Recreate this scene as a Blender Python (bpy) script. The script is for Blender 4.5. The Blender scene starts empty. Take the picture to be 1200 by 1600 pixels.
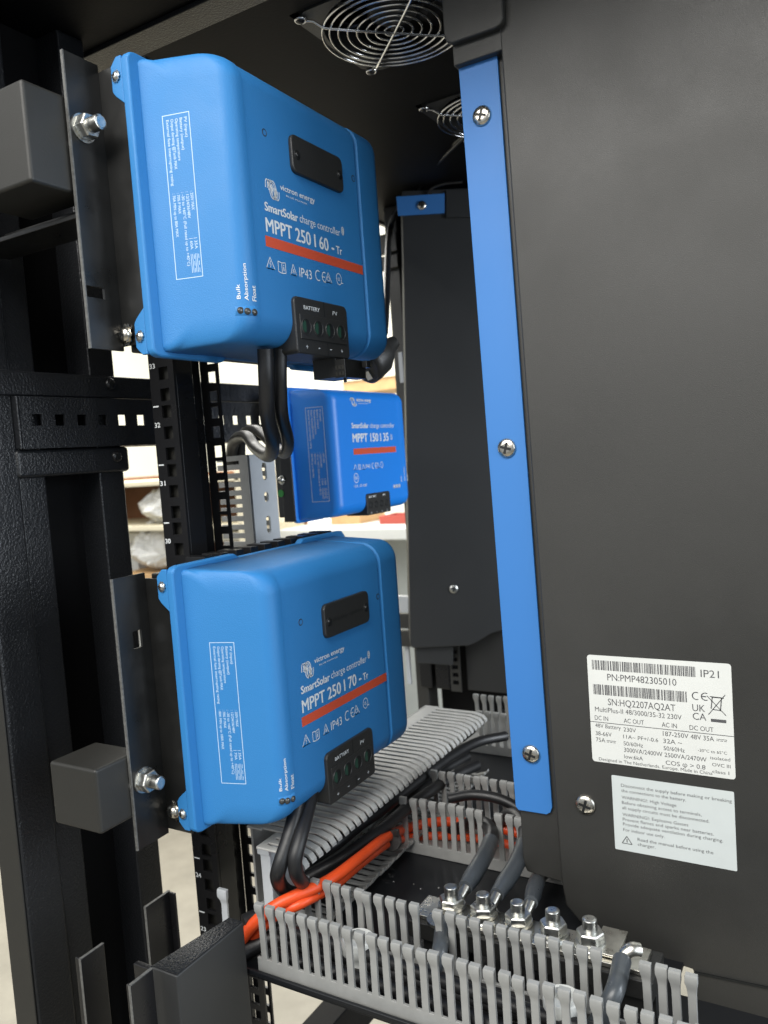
import bpy, bmesh, math, random
from math import sin, cos, radians, pi, sqrt
from mathutils import Vector, Matrix
random.seed(7)
scene = bpy.context.scene
COL = scene.collection
# ------------------------------------------------------------------ camera
# All lengths below are written in millimetres measured from the lens; W() turns them into metres
# with the floor of the room at z = 0.
EYE = 1450.0
F_PX = 1255.0
YAW, PITCH, ROLL = radians(30.573), radians(4.0797), radians(-4.1001)
fwd = Vector((-sin(YAW)*cos(PITCH), cos(YAW)*cos(PITCH), -sin(PITCH)))
rgt = Vector((cos(YAW), sin(YAW), 0))
upv = rgt.cross(fwd)
_r = rgt*cos(ROLL) + upv*sin(ROLL)
_u = -rgt*sin(ROLL) + upv*cos(ROLL)
cam_data = bpy.data.cameras.new('camera')
cam = bpy.data.objects.new('camera', cam_data)
COL.objects.link(cam)
m = Matrix((( _r.x, _u.x, -fwd.x, 0), (_r.y, _u.y, -fwd.y, 0), (_r.z, _u.z, -fwd.z, EYE*.001), (0, 0, 0, 1)))
cam.matrix_world = m
cam_data.sensor_fit = 'VERTICAL'
cam_data.sensor_height = 36
cam_data.sensor_width = 27
cam_data.lens = 36*F_PX/1600
cam_data.clip_start = 0.01
cam_data.clip_end = 60
cam_data.dof.use_dof = True
cam_data.dof.focus_distance = 0.50
cam_data.dof.aperture_fstop = 13
scene.camera = cam
# ------------------------------------------------------------------ world and lamps
world = bpy.data.worlds.new('World')
scene.world = world
world.use_nodes = True
wb = world.node_tree.nodes['Background']
wb.inputs[0].default_value = (0.86, 0.93, 1.0, 1)
wb.inputs[1].default_value = 0.42
def area_lamp(name, loc, target, sx, sy, watts, col):
    d = bpy.data.lights.new(name, 'AREA'); d.shape = 'RECTANGLE'; d.size = sx; d.size_y = sy
    d.energy = watts; d.color = col
    o = bpy.data.objects.new(name, d); COL.objects.link(o)
    o.location = loc
    o.rotation_euler = (Vector(target)-Vector(loc)).to_track_quat('-Z', 'Y').to_euler()
    return o
area_lamp('ceiling_light', (-0.1, -0.55, 2.45), (-0.25, 0.45, 1.5), 1.1, 0.7, 20, (1.0, 0.975, 0.93))
area_lamp('window_light', (-0.9, -2.3, 3.1), (-0.3, 0.5, 1.5), 3.2, 1.7, 80, (1.0, 0.975, 0.92))
area_lamp('side_window_light', (2.4, -0.3, 1.9), (-0.3, 0.5, 1.35), 1.4, 1.8, 24, (0.80, 0.90, 1.0))
area_lamp('rear_side_light', (1.7, 1.05, 1.75), (-0.45, 0.72, 1.42), 0.8, 1.0, 44, (0.88, 0.94, 1.0))
area_lamp('back_room_light', (-2.6, 3.2, 3.6), (-3.0, 4.2, 0.5), 4.0, 2.5, 300, (1.0, 0.97, 0.90))
area_lamp('left_room_light', (-3.0, 1.6, 3.2), (-2.6, 2.2, 0.3), 2.5, 2.0, 60, (1.0, 0.97, 0.90))
scene.view_settings.view_transform = 'Standard'
scene.view_settings.look = 'None'
scene.view_settings.exposure = 0.0
scene.view_settings.gamma = 1.0
scene.cycles.use_denoising = True
scene.cycles.max_bounces = 6
scene.cycles.caustics_reflective = False
scene.cycles.caustics_refractive = False
# ------------------------------------------------------------------ helpers
def W(p):
    return Vector((p[0]*.001, p[1]*.001, (p[2]+EYE)*.001))
def ray(px, py):
    return _r*((px-600)/F_PX) - _u*((py-800)/F_PX) + fwd
def at(px, py, ax, v):
    """point (mm) where the sight line of photo pixel px,py meets the real plane axis ax = v"""
    d = ray(px, py)
    return d*(v/d['xyz'.index(ax)])
# ---- materials
def mat(name, col, rough=.5, metal=0.0, bump=0, bscale=500, var=0.0, vscale=60, spec=.5, coat=0, rvar=0, btype='noise', tint=None, scratch=0):
    m = bpy.data.materials.new(name); m.use_nodes = True
    nt = m.node_tree; N = nt.nodes; L = nt.links
    b = N['Principled BSDF']
    b.inputs['Base Color'].default_value = (*col, 1)
    b.inputs['Roughness'].default_value = rough
    b.inputs['Metallic'].default_value = metal
    b.inputs['Specular IOR Level'].default_value = spec
    b.inputs['Coat Weight'].default_value = coat
    tc = N.new('ShaderNodeTexCoord')
    if var or rvar:
        n = N.new('ShaderNodeTexNoise'); n.inputs['Scale'].default_value = vscale; n.inputs['Detail'].default_value = 5
        n.inputs['Roughness'].default_value = .6
        L.new(tc.outputs['Object'], n.inputs['Vector'])
        if var:
            mx = N.new('ShaderNodeMix'); mx.data_type = 'RGBA'
            c2 = tint if tint else tuple(min(1, c*(1+var)+var*.01) for c in col)
            mx.inputs[6].default_value = (*[c*(1-var) for c in col], 1); mx.inputs[7].default_value = (*c2, 1)
            cr = N.new('ShaderNodeMapRange'); cr.inputs[1].default_value = .3; cr.inputs[2].default_value = .7
            L.new(n.outputs['Fac'], cr.inputs[0]); L.new(cr.outputs[0], mx.inputs[0])
            L.new(mx.outputs[2], b.inputs['Base Color'])
        if rvar:
            mr = N.new('ShaderNodeMapRange'); mr.inputs[1].default_value = .3; mr.inputs[2].default_value = .7
            mr.inputs[3].default_value = max(.03, rough-rvar); mr.inputs[4].default_value = rough+rvar
            L.new(n.outputs['Fac'], mr.inputs[0]); L.new(mr.outputs[0], b.inputs['Roughness'])
    if bump:
        if btype == 'noise':
            t = N.new('ShaderNodeTexNoise'); t.inputs['Detail'].default_value = 2.5; out = 'Fac'
        else:
            t = N.new('ShaderNodeTexVoronoi'); t.feature = 'SMOOTH_F1'; out = 'Distance'
        t.inputs['Scale'].default_value = bscale
        L.new(tc.outputs['Object'], t.inputs['Vector'])
        bp = N.new('ShaderNodeBump'); bp.inputs['Strength'].default_value = bump; bp.inputs['Distance'].default_value = .0006 if bump > .9 else .0006
        L.new(t.outputs[out], bp.inputs['Height']); L.new(bp.outputs[0], b.inputs['Normal'])
    return m
M = dict(
    blue=mat('blue_plastic', (.029, .195, .48), .50, bump=.35, bscale=1500, rvar=.07, vscale=26, spec=.40),
    blue2=mat('blue_plastic_small', (.014, .225, .78), .42, bump=.15, bscale=1700, spec=.5),
    strip=mat('blue_painted_steel', (.040, .19, .52), .5, bump=.06, bscale=2500, rvar=.05, vscale=12),
    anth=mat('anthracite_paint', (.028, .0275, .025), .50, bump=.22, bscale=2000, rvar=.10, vscale=7, spec=.6, var=.09),
    anth2=mat('anthracite_paint_far', (.024, .025, .026), .5, bump=.1, bscale=2600, rvar=.05, vscale=12, spec=.5),
    powder=mat('black_wrinkle_powder_coat', (.012, .013, .015), .32, bump=.92, bscale=640, btype='noise', spec=.5),
    blk=mat('black_satin_paint', (.009, .009, .010), .30, bump=.10, bscale=900, rvar=.07, vscale=9, spec=.5),
    sheet=mat('black_anodised_sheet', (.009, .009, .0085), .34, bump=.05, bscale=1500, rvar=.10, vscale=30, spec=.6, var=.2),
    tray=mat('black_tray_paint', (.008, .009, .011), .38, bump=.06, bscale=1200, rvar=.05, vscale=20, spec=.4),
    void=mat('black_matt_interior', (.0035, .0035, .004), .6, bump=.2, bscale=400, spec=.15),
    edge=mat('worn_sheet_edge', (.11, .11, .105), .45, bump=.3, bscale=700, var=.3, vscale=400),
    rubber=mat('dark_grey_plastic_block', (.021, .0205, .018), .5, bump=.12, bscale=900, rvar=.05, vscale=30),
    bplast=mat('black_plastic', (.026, .026, .025), .40, bump=.30, bscale=1600, spec=.5),
    cable=mat('black_cable_sheath', (.012, .012, .013), .42, bump=.08, bscale=300, rvar=.08, vscale=50, spec=.55),
    gcable=mat('grey_black_shrink_sleeve', (.060, .068, .076), .33, bump=.3, bscale=160, rvar=.07, vscale=60),
    orange=mat('orange_cable_sheath', (.80, .085, .018), .38, bump=.08, bscale=200, var=.10, vscale=30),
    redbar=mat('orange_print', (.62, .085, .036), .5, bump=.05, bscale=900),
    white=mat('white_print', (.74, .77, .78), .5, bump=.05, bscale=900),
    wdim=mat('pale_blue_print', (.50, .64, .78), .5, bump=.05, bscale=900),
    ink=mat('grey_ink', (.085, .085, .09), .6, bump=.05, bscale=900),
    label=mat('white_label_film', (.70, .71, .68), .42, bump=.04, bscale=300, var=.03, vscale=40),
    label2=mat('pale_blue_label_film', (.60, .64, .63), .42, bump=.04, bscale=300, var=.03, vscale=40),
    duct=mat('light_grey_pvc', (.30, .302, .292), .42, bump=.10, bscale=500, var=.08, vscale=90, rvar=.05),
    duct3=mat('light_grey_pvc_lit', (.42, .42, .405), .42, bump=.10, bscale=500, var=.08, vscale=90, rvar=.05),  # lighter copy of the duct grey, light on the upper wall put into colour
    duct2=mat('pale_grey_pvc', (.60, .63, .66), .40, bump=.06, bscale=500, var=.05, vscale=60, rvar=.05),
    steel=mat('zinc_plated_steel', (.62, .62, .59), .33, 1.0, bump=.10, bscale=500, var=.12, vscale=300, rvar=.08),
    nick=mat('nickel_screw', (.70, .66, .58), .24, 1.0, bump=.08, bscale=600, var=.12, vscale=300, rvar=.06),
    chrome=mat('chromed_wire', (.75, .76, .78), .14, 1.0, bump=.03, bscale=300),
    tin=mat('tinned_copper', (.62, .60, .54), .30, 1.0, bump=.15, bscale=250, var=.15, vscale=120, rvar=.1),
    hole=mat('recess_shade', (.006, .007, .007), .55, bump=.1, bscale=900),  # near-black colour standing in for shade inside holes, grooves and creases
    green=mat('green_terminal_insert', (.02, .065, .042), .4, bump=.1, bscale=900),
    led=mat('smoked_indicator_lens', (.05, .052, .050), .12, bump=.02, bscale=900, coat=.4),
    clear=mat('translucent_grey_tube', (.55, .58, .62), .25, bump=.05, bscale=900),
    blockrim=mat('bright_green_tag', (.03, .28, .05), .4, bump=.05, bscale=900),
    floor=mat('polished_concrete', (.27, .25, .205), .5, bump=.1, bscale=30, var=.14, vscale=9),
    wall=mat('cream_wall_paint', (.82, .81, .72), .8, bump=.05, bscale=80, var=.02, vscale=3),
    shelfm=mat('cream_shelf_board', (.72, .66, .50), .5, bump=.05, bscale=80, var=.05, vscale=10),
    brown=mat('brown_shelf_backing', (.20, .085, .04), .6, bump=.1, bscale=60, var=.2, vscale=10),
    card=mat('brown_cardboard', (.52, .33, .16), .8, bump=.1, bscale=120, var=.1, vscale=20),
    bag=mat('translucent_white_bag', (.62, .62, .60), .3, bump=.5, bscale=14, var=.2, vscale=25),
    red=mat('red_crate_plastic', (.40, .07, .05), .4, bump=.05, bscale=90),
)
# ---- mesh builder, everything in millimetres
class MB:
    def __init__(s): s.v = []; s.f = []; s.sm = []
    def add(s, vs, fs, smooth=False):
        o = len(s.v); s.v += [Vector(v) for v in vs]
        s.f += [[i+o for i in f] for f in fs]; s.sm += [smooth]*len(fs); return s
    def box(s, a, b):
        x0, x1 = sorted((a[0], b[0])); y0, y1 = sorted((a[1], b[1])); z0, z1 = sorted((a[2], b[2]))
        return s.add([(x0,y0,z0),(x1,y0,z0),(x1,y1,z0),(x0,y1,z0),(x0,y0,z1),(x1,y0,z1),(x1,y1,z1),(x0,y1,z1)],
              [(3,2,1,0),(4,5,6,7),(0,1,5,4),(1,2,6,5),(2,3,7,6),(3,0,4,7)])
    def prism(s, pts, n):
        """closed polygon pts (3D, planar) pushed along vector n"""
        n = Vector(n); k = len(pts); pts = [Vector(p) for p in pts]
        nn = Vector((0,0,0))
        for i in range(k): nn += (pts[i]-pts[0]).cross(pts[(i+1) % k]-pts[0])
        if nn.dot(n) > 0: pts = pts[::-1]
        return s.add(pts+[p+n for p in pts], [tuple(range(k)), tuple(range(2*k-1, k-1, -1))] +
              [(i, i+k, (i+1) % k+k, (i+1) % k) for i in range(k)])
    def loft(s, rings, cap=True, smooth=True):
        k = len(rings[0]); vs = [p for r in rings for p in r]; fs = []
        for j in range(len(rings)-1):
            for i in range(k):
                fs.append((j*k+i, j*k+(i+1) % k, (j+1)*k+(i+1) % k, (j+1)*k+i))
        s.add(vs, fs, smooth)
        if cap:
            s.add(rings[0], [tuple(range(k-1, -1, -1))]); s.add(rings[-1], [tuple(range(k))])
        return s
    def tube(s, path, r, n=14, cap=True, ellipse=1.0):
        path = [Vector(p) for p in path]
        rs = r if isinstance(r, (list, tuple)) else [r]*len(path)
        rings = []; prev = None
        for i, p in enumerate(path):
            t = (path[min(i+1, len(path)-1)]-path[max(i-1, 0)]).normalized()
            if prev is None:
                a = t.orthogonal().normalized()
            else:
                a = (prev-t*prev.dot(t)).normalized()
            prev = a; b = t.cross(a)
            rings.append([p+(a*cos(2*pi*k/n)+b*sin(2*pi*k/n)*ellipse)*rs[i] for k in range(n)])
        return s.loft(rings, cap)
    def lathe(s, c, axis, prof, n=24, phase=0, smooth=True, capa=True, capb=True):
        """prof = list of (distance along axis, radius)"""
        c = Vector(c); t = Vector(axis).normalized(); a = t.orthogonal().normalized(); b = t.cross(a)
        rings = [[c+t*h+(a*cos(2*pi*k/n+phase)+b*sin(2*pi*k/n+phase))*r for k in range(n)] for h, r in prof]
        s.loft(rings, False, smooth)
        if capa: s.add(rings[0], [tuple(range(n-1, -1, -1))])
        if capb: s.add(rings[-1], [tuple(range(n))])
        return s
    def build(s, name, material, parent=None, bevel=0, seg=2, wn=False, origin=None):
        o0 = Vector(parent['_o']) if parent is not None and '_o' in parent else (Vector(origin) if origin else None)
        if o0 is None:
            lo = [min(v[i] for v in s.v) for i in range(3)]; hi = [max(v[i] for v in s.v) for i in range(3)]
            o0 = Vector(((lo[0]+hi[0])/2, (lo[1]+hi[1])/2, lo[2]))
        me = bpy.data.meshes.new(name)
        me.from_pydata([(v-o0)*.001 for v in s.v], [], s.f)
        me.polygons.foreach_set('use_smooth', s.sm)
        me.materials.append(M[material] if isinstance(material, str) else material)
        me.update()
        o = bpy.data.objects.new(name, me); COL.objects.link(o)
        if parent is not None:
            o.parent = parent; o['_o'] = tuple(o0)
        else:
            o.location = W(o0); o['_o'] = tuple(o0)
        if bevel:
            bm = o.modifiers.new('bevel', 'BEVEL'); bm.width = bevel*.001; bm.segments = seg
            bm.limit_method = 'ANGLE'; bm.angle_limit = radians(35); bm.harden_normals = False
            if not wn:
                me.polygons.foreach_set('use_smooth', [True]*len(me.polygons))
            w = o.modifiers.new('wn', 'WEIGHTED_NORMAL'); w.keep_sharp = True
        return o
def thing(name, label, cat, base, group=None, kind=None):
    o = bpy.data.objects.new(name, None); COL.objects.link(o)
    o.location = W(base); o['_o'] = tuple(base); o.empty_display_size = .02
    o['label'] = label; o['category'] = cat
    if group: o['group'] = group
    if kind: o['kind'] = kind
    return o
def tag(o, label=None, cat=None, group=None, kind=None):
    if label: o['label'] = label
    if cat: o['category'] = cat
    if group: o['group'] = group
    if kind: o['kind'] = kind
    return o
def spline(pts, n=8):
    """Catmull-Rom through pts"""
    P = [Vector(p) for p in pts]; P = [P[0]*2-P[1]]+P+[P[-1]*2-P[-2]]; out = []
    for i in range(1, len(P)-2):
        for k in range(n):
            t = k/n; a, b, c, d = P[i-1], P[i], P[i+1], P[i+2]
            out.append(.5*((2*b)+(-a+c)*t+(2*a-5*b+4*c-d)*t*t+(-a+3*b-3*c+d)*t**3))
    out.append(P[-2]); return out
def pxpath(l, ax='y'):
    return [at(a, b, ax, v) for a, b, v in l]
# ---- flat lettering
_tc = {}
def text2d(s, bold=0):
    key = (s, bold)
    if key not in _tc:
        c = bpy.data.curves.new('t', 'FONT'); c.body = s; c.size = 1; c.resolution_u = 3; c.offset = bold
        o = bpy.data.objects.new('t', c); COL.objects.link(o)
        dg = bpy.context.evaluated_depsgraph_get()
        me = bpy.data.meshes.new_from_object(o.evaluated_get(dg))
        v = [(p.co.x, p.co.y) for p in me.vertices]; f = [tuple(p.vertices) for p in me.polygons]
        bpy.data.objects.remove(o); bpy.data.curves.remove(c); bpy.data.meshes.remove(me)
        _tc[key] = (v, f)
    return _tc[key]
class Decal:
    """2D shapes (u,v) laid on a real surface through fn(u,v) -> 3D"""
    def __init__(s, fn, nrm=(1, 0, 0)): s.fn = fn; s.mb = MB(); s.n = Vector(nrm)
    def poly(s, vs, fs=None, lift=0):
        s.mb.add([Vector(s.fn(*p))+s.n*lift for p in vs], fs or [tuple(range(len(vs)))]); return s
    def text(s, t, u, v, h, w=None, ang=0, bold=0, cw=None):
        vs, fs = text2d(t)
        if not vs: return s
        x0 = min(p[0] for p in vs); x1 = max(p[0] for p in vs)
        k = h/.70; kx = k if w is None else w/(x1-x0)
        ca, sa = cos(ang), sin(ang)
        sh = [(0, 0)] if not bold else [(-1, 0), (1, 0), (0, -.6), (0, .6)]
        for i, (p, q) in enumerate(sh):
            du, dv = p*bold*k, q*bold*k
            s.poly([(u+((a-x0)*kx+du)*ca-(b*k+dv)*sa, v+((a-x0)*kx+du)*sa+(b*k+dv)*ca) for a, b in vs], fs, .012*i)
        return s
    def rect(s, u0, v0, u1, v1): return s.poly([(u0,v0),(u1,v0),(u1,v1),(u0,v1)])
    def frame(s, u0, v0, u1, v1, t):
        s.rect(u0,v0,u1,v0+t); s.rect(u0,v1-t,u1,v1); s.rect(u0,v0+t,u0+t,v1-t); s.rect(u1-t,v0+t,u1,v1-t); return s
    def line(s, pts, t):
        for (a, b), (c, d) in zip(pts, pts[1:]):
            L = sqrt((c-a)**2+(d-b)**2) or 1; nx, ny = -(d-b)/L*t/2, (c-a)/L*t/2
            s.poly([(a-nx,b-ny),(c-nx,d-ny),(c+nx,d+ny),(a+nx,b+ny)])
        return s
    def arc(s, u, v, ru, rv, a0, a1, t, n=14):
        return s.line([(u+ru*cos(radians(a0+(a1-a0)*i/n)), v+rv*sin(radians(a0+(a1-a0)*i/n))) for i in range(n+1)], t)
    def tri(s, u, v, w, h, t):
        return s.line([(u-w/2,v),(u+w/2,v),(u,v+h),(u-w/2,v),(u+w/2,v)], t)
    def build(s, name, m, parent):
        return s.mb.build(name, m, parent)
def pan_screw(parent, c, n, r=4, h=2.2, name='screw', m='steel', washer=True, hexa=False):
    """cross-head pan screw: head with a dark cross laid on for the recess shade, and a toothed washer under it"""
    n = Vector(n).normalized(); c = Vector(c)
    a = n.orthogonal().normalized(); b = n.cross(a)
    mb = MB()
    rot = .5
    prof = [(0, r), (h*.35, r), (h*.7, r*.86), (h*.92, r*.62), (h*.97, r*.45)]
    mb.lathe(c, n, prof, 28, capa=False, capb=False)
    # head crown closed to its centre; dark cross laid over it paints the recess
    k = 28; ring = [c+n*h*.97+(a*cos(2*pi*i/k)+b*sin(2*pi*i/k))*r*.45 for i in range(k)]
    ctr = c+n*h
    cw = r*.13; cl = r*.60
    mb.add(ring+[ctr], [(i, (i+1) % k, k) for i in range(k)], True)
    s = mb.build(name, m, parent)
    cr = MB()
    ca, sa = cos(rot), sin(rot); A = a*ca+b*sa; B = n.cross(A)
    for P, Q in ((A, B), (B, A)):
        q = [c+P*cl+Q*cw, c-P*cl+Q*cw, c-P*cl-Q*cw, c+P*cl-Q*cw]
        cr.prism([p+n*(h*.80) for p in q], n*(h*.23+(.02 if P is A else .05)))
    cr.build('cross_shade', 'hole', s)  # dark cross standing proud, painted shade instead of a cut recess
    if washer:
        wv = MB(); kk = 40; rr = [r*(1.42 if (i//2) % 2 else 1.18) for i in range(kk)]
        o_ = [c+n*.4+(a*cos(2*pi*i/kk)+b*sin(2*pi*i/kk))*rr[i] for i in range(kk)]
        wv.prism(o_, -n*.6); wv.build('washer', m, s)
    return s

# =========================================================================== ROOM
fl = MB().box((-9000, -4000, -EYE-20), (6000, 8000, -EYE)).build('floor', 'floor'); tag(fl, kind='structure')
wl = MB().box((-9000, 6000, -EYE), (6000, 6100, 2200)).build('wall', 'wall'); tag(wl, kind='structure')
wl = MB().box((-6100, -500, -EYE), (-6000, 6000, 2200)).build('wall', 'wall'); tag(wl, kind='structure')
# shelving seen between the posts of the rack
def shelf_unit(label, x0, x1, y0, boards, zt, back='brown', depth=420):
    t = thing('shelf_unit', label, 'shelf', ((x0+x1)/2, y0+depth/2, -EYE))
    for z in boards:
        MB().box((x0, y0, z-22), (x1, y0+depth, z)).build('shelf_board', 'shelfm', t, bevel=2)
    MB().box((x0, y0+depth, -EYE), (x1, y0+depth+12, zt)).build('back_panel', back, t)
    for x in (x0, x1-24):
        MB().box((x-12, y0, -EYE), (x+12, y0+depth, zt)).build('side_panel', 'shelfm', t, bevel=2)
    return t
pA = at(222, 752, 'y', 2500); pB = at(222, 822, 'y', 2500)
shelf_unit('cream shelf unit with a brown back, seen between the dark rack posts', pA.x-700, pA.x+560, 2500, [pA.z, pB.z, pB.z-420], pA.z+16)
def blob_bag(label, c, r, name='plastic_bag', m='bag', cat='bag', group=None, seed=1):
    rnd = random.Random(seed); mb = MB(); rings = []
    ph = [rnd.uniform(0, 6) for _ in range(5)]
    for j in range(15):
        th = pi*j/14; rr = max(.05, sin(th))
        rings.append([(c[0]+r[0]*rr*cos(2*pi*i/26)*(1+.18*sin(3*2*pi*i/26+ph[0]+j)+rnd.uniform(-.14, .14)), c[1]+r[1]*rr*sin(2*pi*i/26)*(1+.18*cos(2*2*pi*i/26+ph[1]+j)+rnd.uniform(-.14, .14)),
                       c[2]+r[2]*(1-cos(th))*(1+.08*sin(5*2*pi*i/26+ph[2])+rnd.uniform(-.1, .1))) for i in range(26)])
    mb.loft(rings, True, False); o = mb.build(name, m); tag(o, label, cat, group); return o
blob_bag('crumpled clear plastic bag on the upper cream shelf board', (pB.x+25, 2640, pB.z), (120, 110, 75), seed=3)
p = at(228, 900, 'y', 2560)
blob_bag('crumpled clear plastic bag lying below the lower cream shelf board', (p.x+10, 2640, p.z+20), (130, 110, 100), seed=5)
c = MB().box((p.x-140, 2540, pB.z-420), (p.x+90, 2800, p.z+15)).build('cardboard_box', 'card', bevel=3)
tag(c, 'brown cardboard box on the lowest visible board of the cream shelf unit', 'box')
# white worktable with boxes behind the small blue controller
pt = at(590, 826, 'y', 2700)
t = thing('work_table', 'long white worktable standing behind the rack', 'table', (pt.x-300, 3000, -EYE))
MB().box((pt.x-1500, 2700, pt.z-45), (pt.x+500, 3400, pt.z)).build('table_top', 'label', t, bevel=3)
for x in (pt.x-1450, pt.x+440):
    for y in (2740, 3340): MB().box((x, y, -EYE), (x+50, y+50, pt.z-45)).build('leg', 'duct2', t, bevel=2)
MB().box((pt.x-1400, 3360, -EYE+150), (pt.x+430, 3380, pt.z-60)).build('modesty_panel', 'label2', t)
pq = at(562, 800, 'y', 3000)
c = MB().box((pq.x-90, 2900, pt.z), (pq.x+60, 3120, pq.z+100)).build('cardboard_box', 'card', bevel=3); tag(c, 'cardboard box on the white worktable behind the small blue controller', 'box')
pq = at(622, 805, 'y', 2900)
c = MB()
c.box((pq.x-70, 2860, pt.z), (pq.x+90, 3000, pt.z+9)); c.box((pq.x-70, 2860, pt.z+9), (pq.x+90, 2866, pt.z+36)); c.box((pq.x-70, 2994, pt.z+9), (pq.x+90, 3000, pt.z+36))
c.box((pq.x-70, 2866, pt.z+9), (pq.x-64, 2994, pt.z+36)); c.box((pq.x+84, 2866, pt.z+9), (pq.x+90, 2994, pt.z+36))
tag(c.build('crate', 'red', bevel=2), 'low red plastic crate on the white worktable', 'crate')
pq = at(585, 590, 'y', 3600)
t = thing('cupboard', 'pale wooden wall cupboard row high behind the rack', 'cupboard', (pq.x, 3800, pq.z-60))
MB().box((pq.x-260, 3700, pq.z-60), (pq.x+200, 4000, pq.z+6)).build('carcass', 'card', t, bevel=3)
MB().box((pq.x-270, 3690, pq.z+6), (pq.x+210, 4005, pq.z+20)).build('top_board', 'shelfm', t, bevel=2)

# =========================================================================== RACK
R = thing('equipment_rack', 'tall black powder coated equipment rack holding all the devices and ducts', 'rack', (-230, 700, -EYE))
bx = lambda a, b, name, m='powder', bev=1.2, par=R: MB().box(a, b).build(name, m, par, bevel=bev)
ZT = 345
# roof with the front lip
mb = MB()
for a_, b_ in (((-600, 330), (-371, 1100)), ((-251, 330), (500, 1100)), ((-371, 330), (-251, 537)), ((-371, 657), (-251, 746)), ((-371, 866), (-251, 1100))):
    mb.box((a_[0], a_[1], ZT), (b_[0], b_[1], ZT+3))
mb.box((-600, 330, ZT+45), (500, 1100, ZT+47)); mb.box((-600, 1098, ZT), (500, 1100, ZT+47)); mb.box((-600, 330, ZT), (-598, 1100, ZT+47)); mb.box((-600, 330, ZT), (500, 332, ZT+47))
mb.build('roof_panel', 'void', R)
bx((-596, 478, ZT-4), (400, 505, ZT), 'roof_lip', 'powder', .8)
bx((-606, 330, ZT-3), (-600, 1100, ZT+40), 'roof_edge', 'powder', 1)
# front left corner column
bx((-546, 338, -EYE+30), (-520, 369, ZT), 'corner_column', 'powder', 2.5)
bx((-545, 336.6, -EYE+30), (-521, 337.9, ZT), 'lit_column_face', 'rubber', .5)  # added plate; its paler grey paints the light on the column front
bx((-546, 369, -EYE+30), (-523, 392, ZT), 'corner_column', 'powder', 1.5)
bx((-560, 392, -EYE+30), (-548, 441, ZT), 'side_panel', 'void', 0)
bx((-560, 441, -EYE+30), (-522, 466, ZT), 'frame_post', 'powder', 1.5)
# three horizontal side beams
bx((-545, 300, 61), (-518, 660, 79), 'side_beam', 'powder', 1.5)
bx((-545, 366, 1.5), (-518, 470, 22), 'side_beam', 'powder', 3)
def holed(mb, axis, plane, th, u0, u1, v0, v1, holes):
    """flat plate normal to axis with rectangular openings; u = the other horizontal axis, v = z. holes sorted, share their v range per entry (uc,vc,w,h)"""
    P = (lambda u, v: (plane, u, v)) if axis == 'x' else (lambda u, v: (u, plane, v))
    Q = (lambda u, v: (plane+th, u, v)) if axis == 'x' else (lambda u, v: (u, plane+th, v))
    us = sorted({u0, u1} | {h[0]-h[2]/2 for h in holes} | {h[0]+h[2]/2 for h in holes})
    vs = sorted({v0, v1} | {h[1]-h[3]/2 for h in holes} | {h[1]+h[3]/2 for h in holes})
    def solid(i, j):
        if i < 0 or j < 0 or i >= len(us)-1 or j >= len(vs)-1: return False
        uc = (us[i]+us[i+1])/2; vc = (vs[j]+vs[j+1])/2
        return not any(abs(uc-h[0]) < h[2]/2 and abs(vc-h[1]) < h[3]/2 for h in holes)
    idx = {}; V = []
    def vi(i, j, k):
        if (i, j, k) not in idx:
            idx[(i, j, k)] = len(V); V.append((Q if k else P)(us[i], vs[j]))
        return idx[(i, j, k)]
    F = []
    for i in range(len(us)-1):
        for j in range(len(vs)-1):
            if not solid(i, j): continue
            F.append((vi(i,j,0), vi(i+1,j,0), vi(i+1,j+1,0), vi(i,j+1,0)))
            F.append((vi(i,j+1,1), vi(i+1,j+1,1), vi(i+1,j,1), vi(i,j,1)))
            if not solid(i-1, j): F.append((vi(i,j+1,0), vi(i,j+1,1), vi(i,j,1), vi(i,j,0)))
            if not solid(i+1, j): F.append((vi(i+1,j,0), vi(i+1,j,1), vi(i+1,j+1,1), vi(i+1,j+1,0)))
            if not solid(i, j-1): F.append((vi(i,j,0), vi(i,j,1), vi(i+1,j,1), vi(i+1,j,0)))
            if not solid(i, j+1): F.append((vi(i+1,j+1,0), vi(i+1,j+1,1), vi(i,j+1,1), vi(i,j+1,0)))
    mb.add(V, F); return mb
def fix(o):
    bm = bmesh.new(); bm.from_mesh(o.data); bmesh.ops.recalc_face_normals(bm, faces=bm.faces); bm.to_mesh(o.data); bm.free(); return o
mb = MB(); holed(mb, 'x', -515, -2, 370, 660, 22.5, 60.5, [(y, 43.3, 8.6, 8.6) for y in [383.5+20*i for i in range(14)]])
fix(mb.build('perforated_beam', 'powder', R))
bx((-545, 368, 22.5), (-515, 370, 60.5), 'beam_end_cap', 'powder', .7)
bx((-546, 395, 22.6), (-517.3, 640, 24.5), 'beam_flange', 'powder', 0)
for px, py in ((172, 600), (182, 713)):
    q = at(px, py, 'x', -518); pan_screw(R, q, (1, 0, 0), 4.6, 2.6, 'black_screw', 'blk', False)
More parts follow.
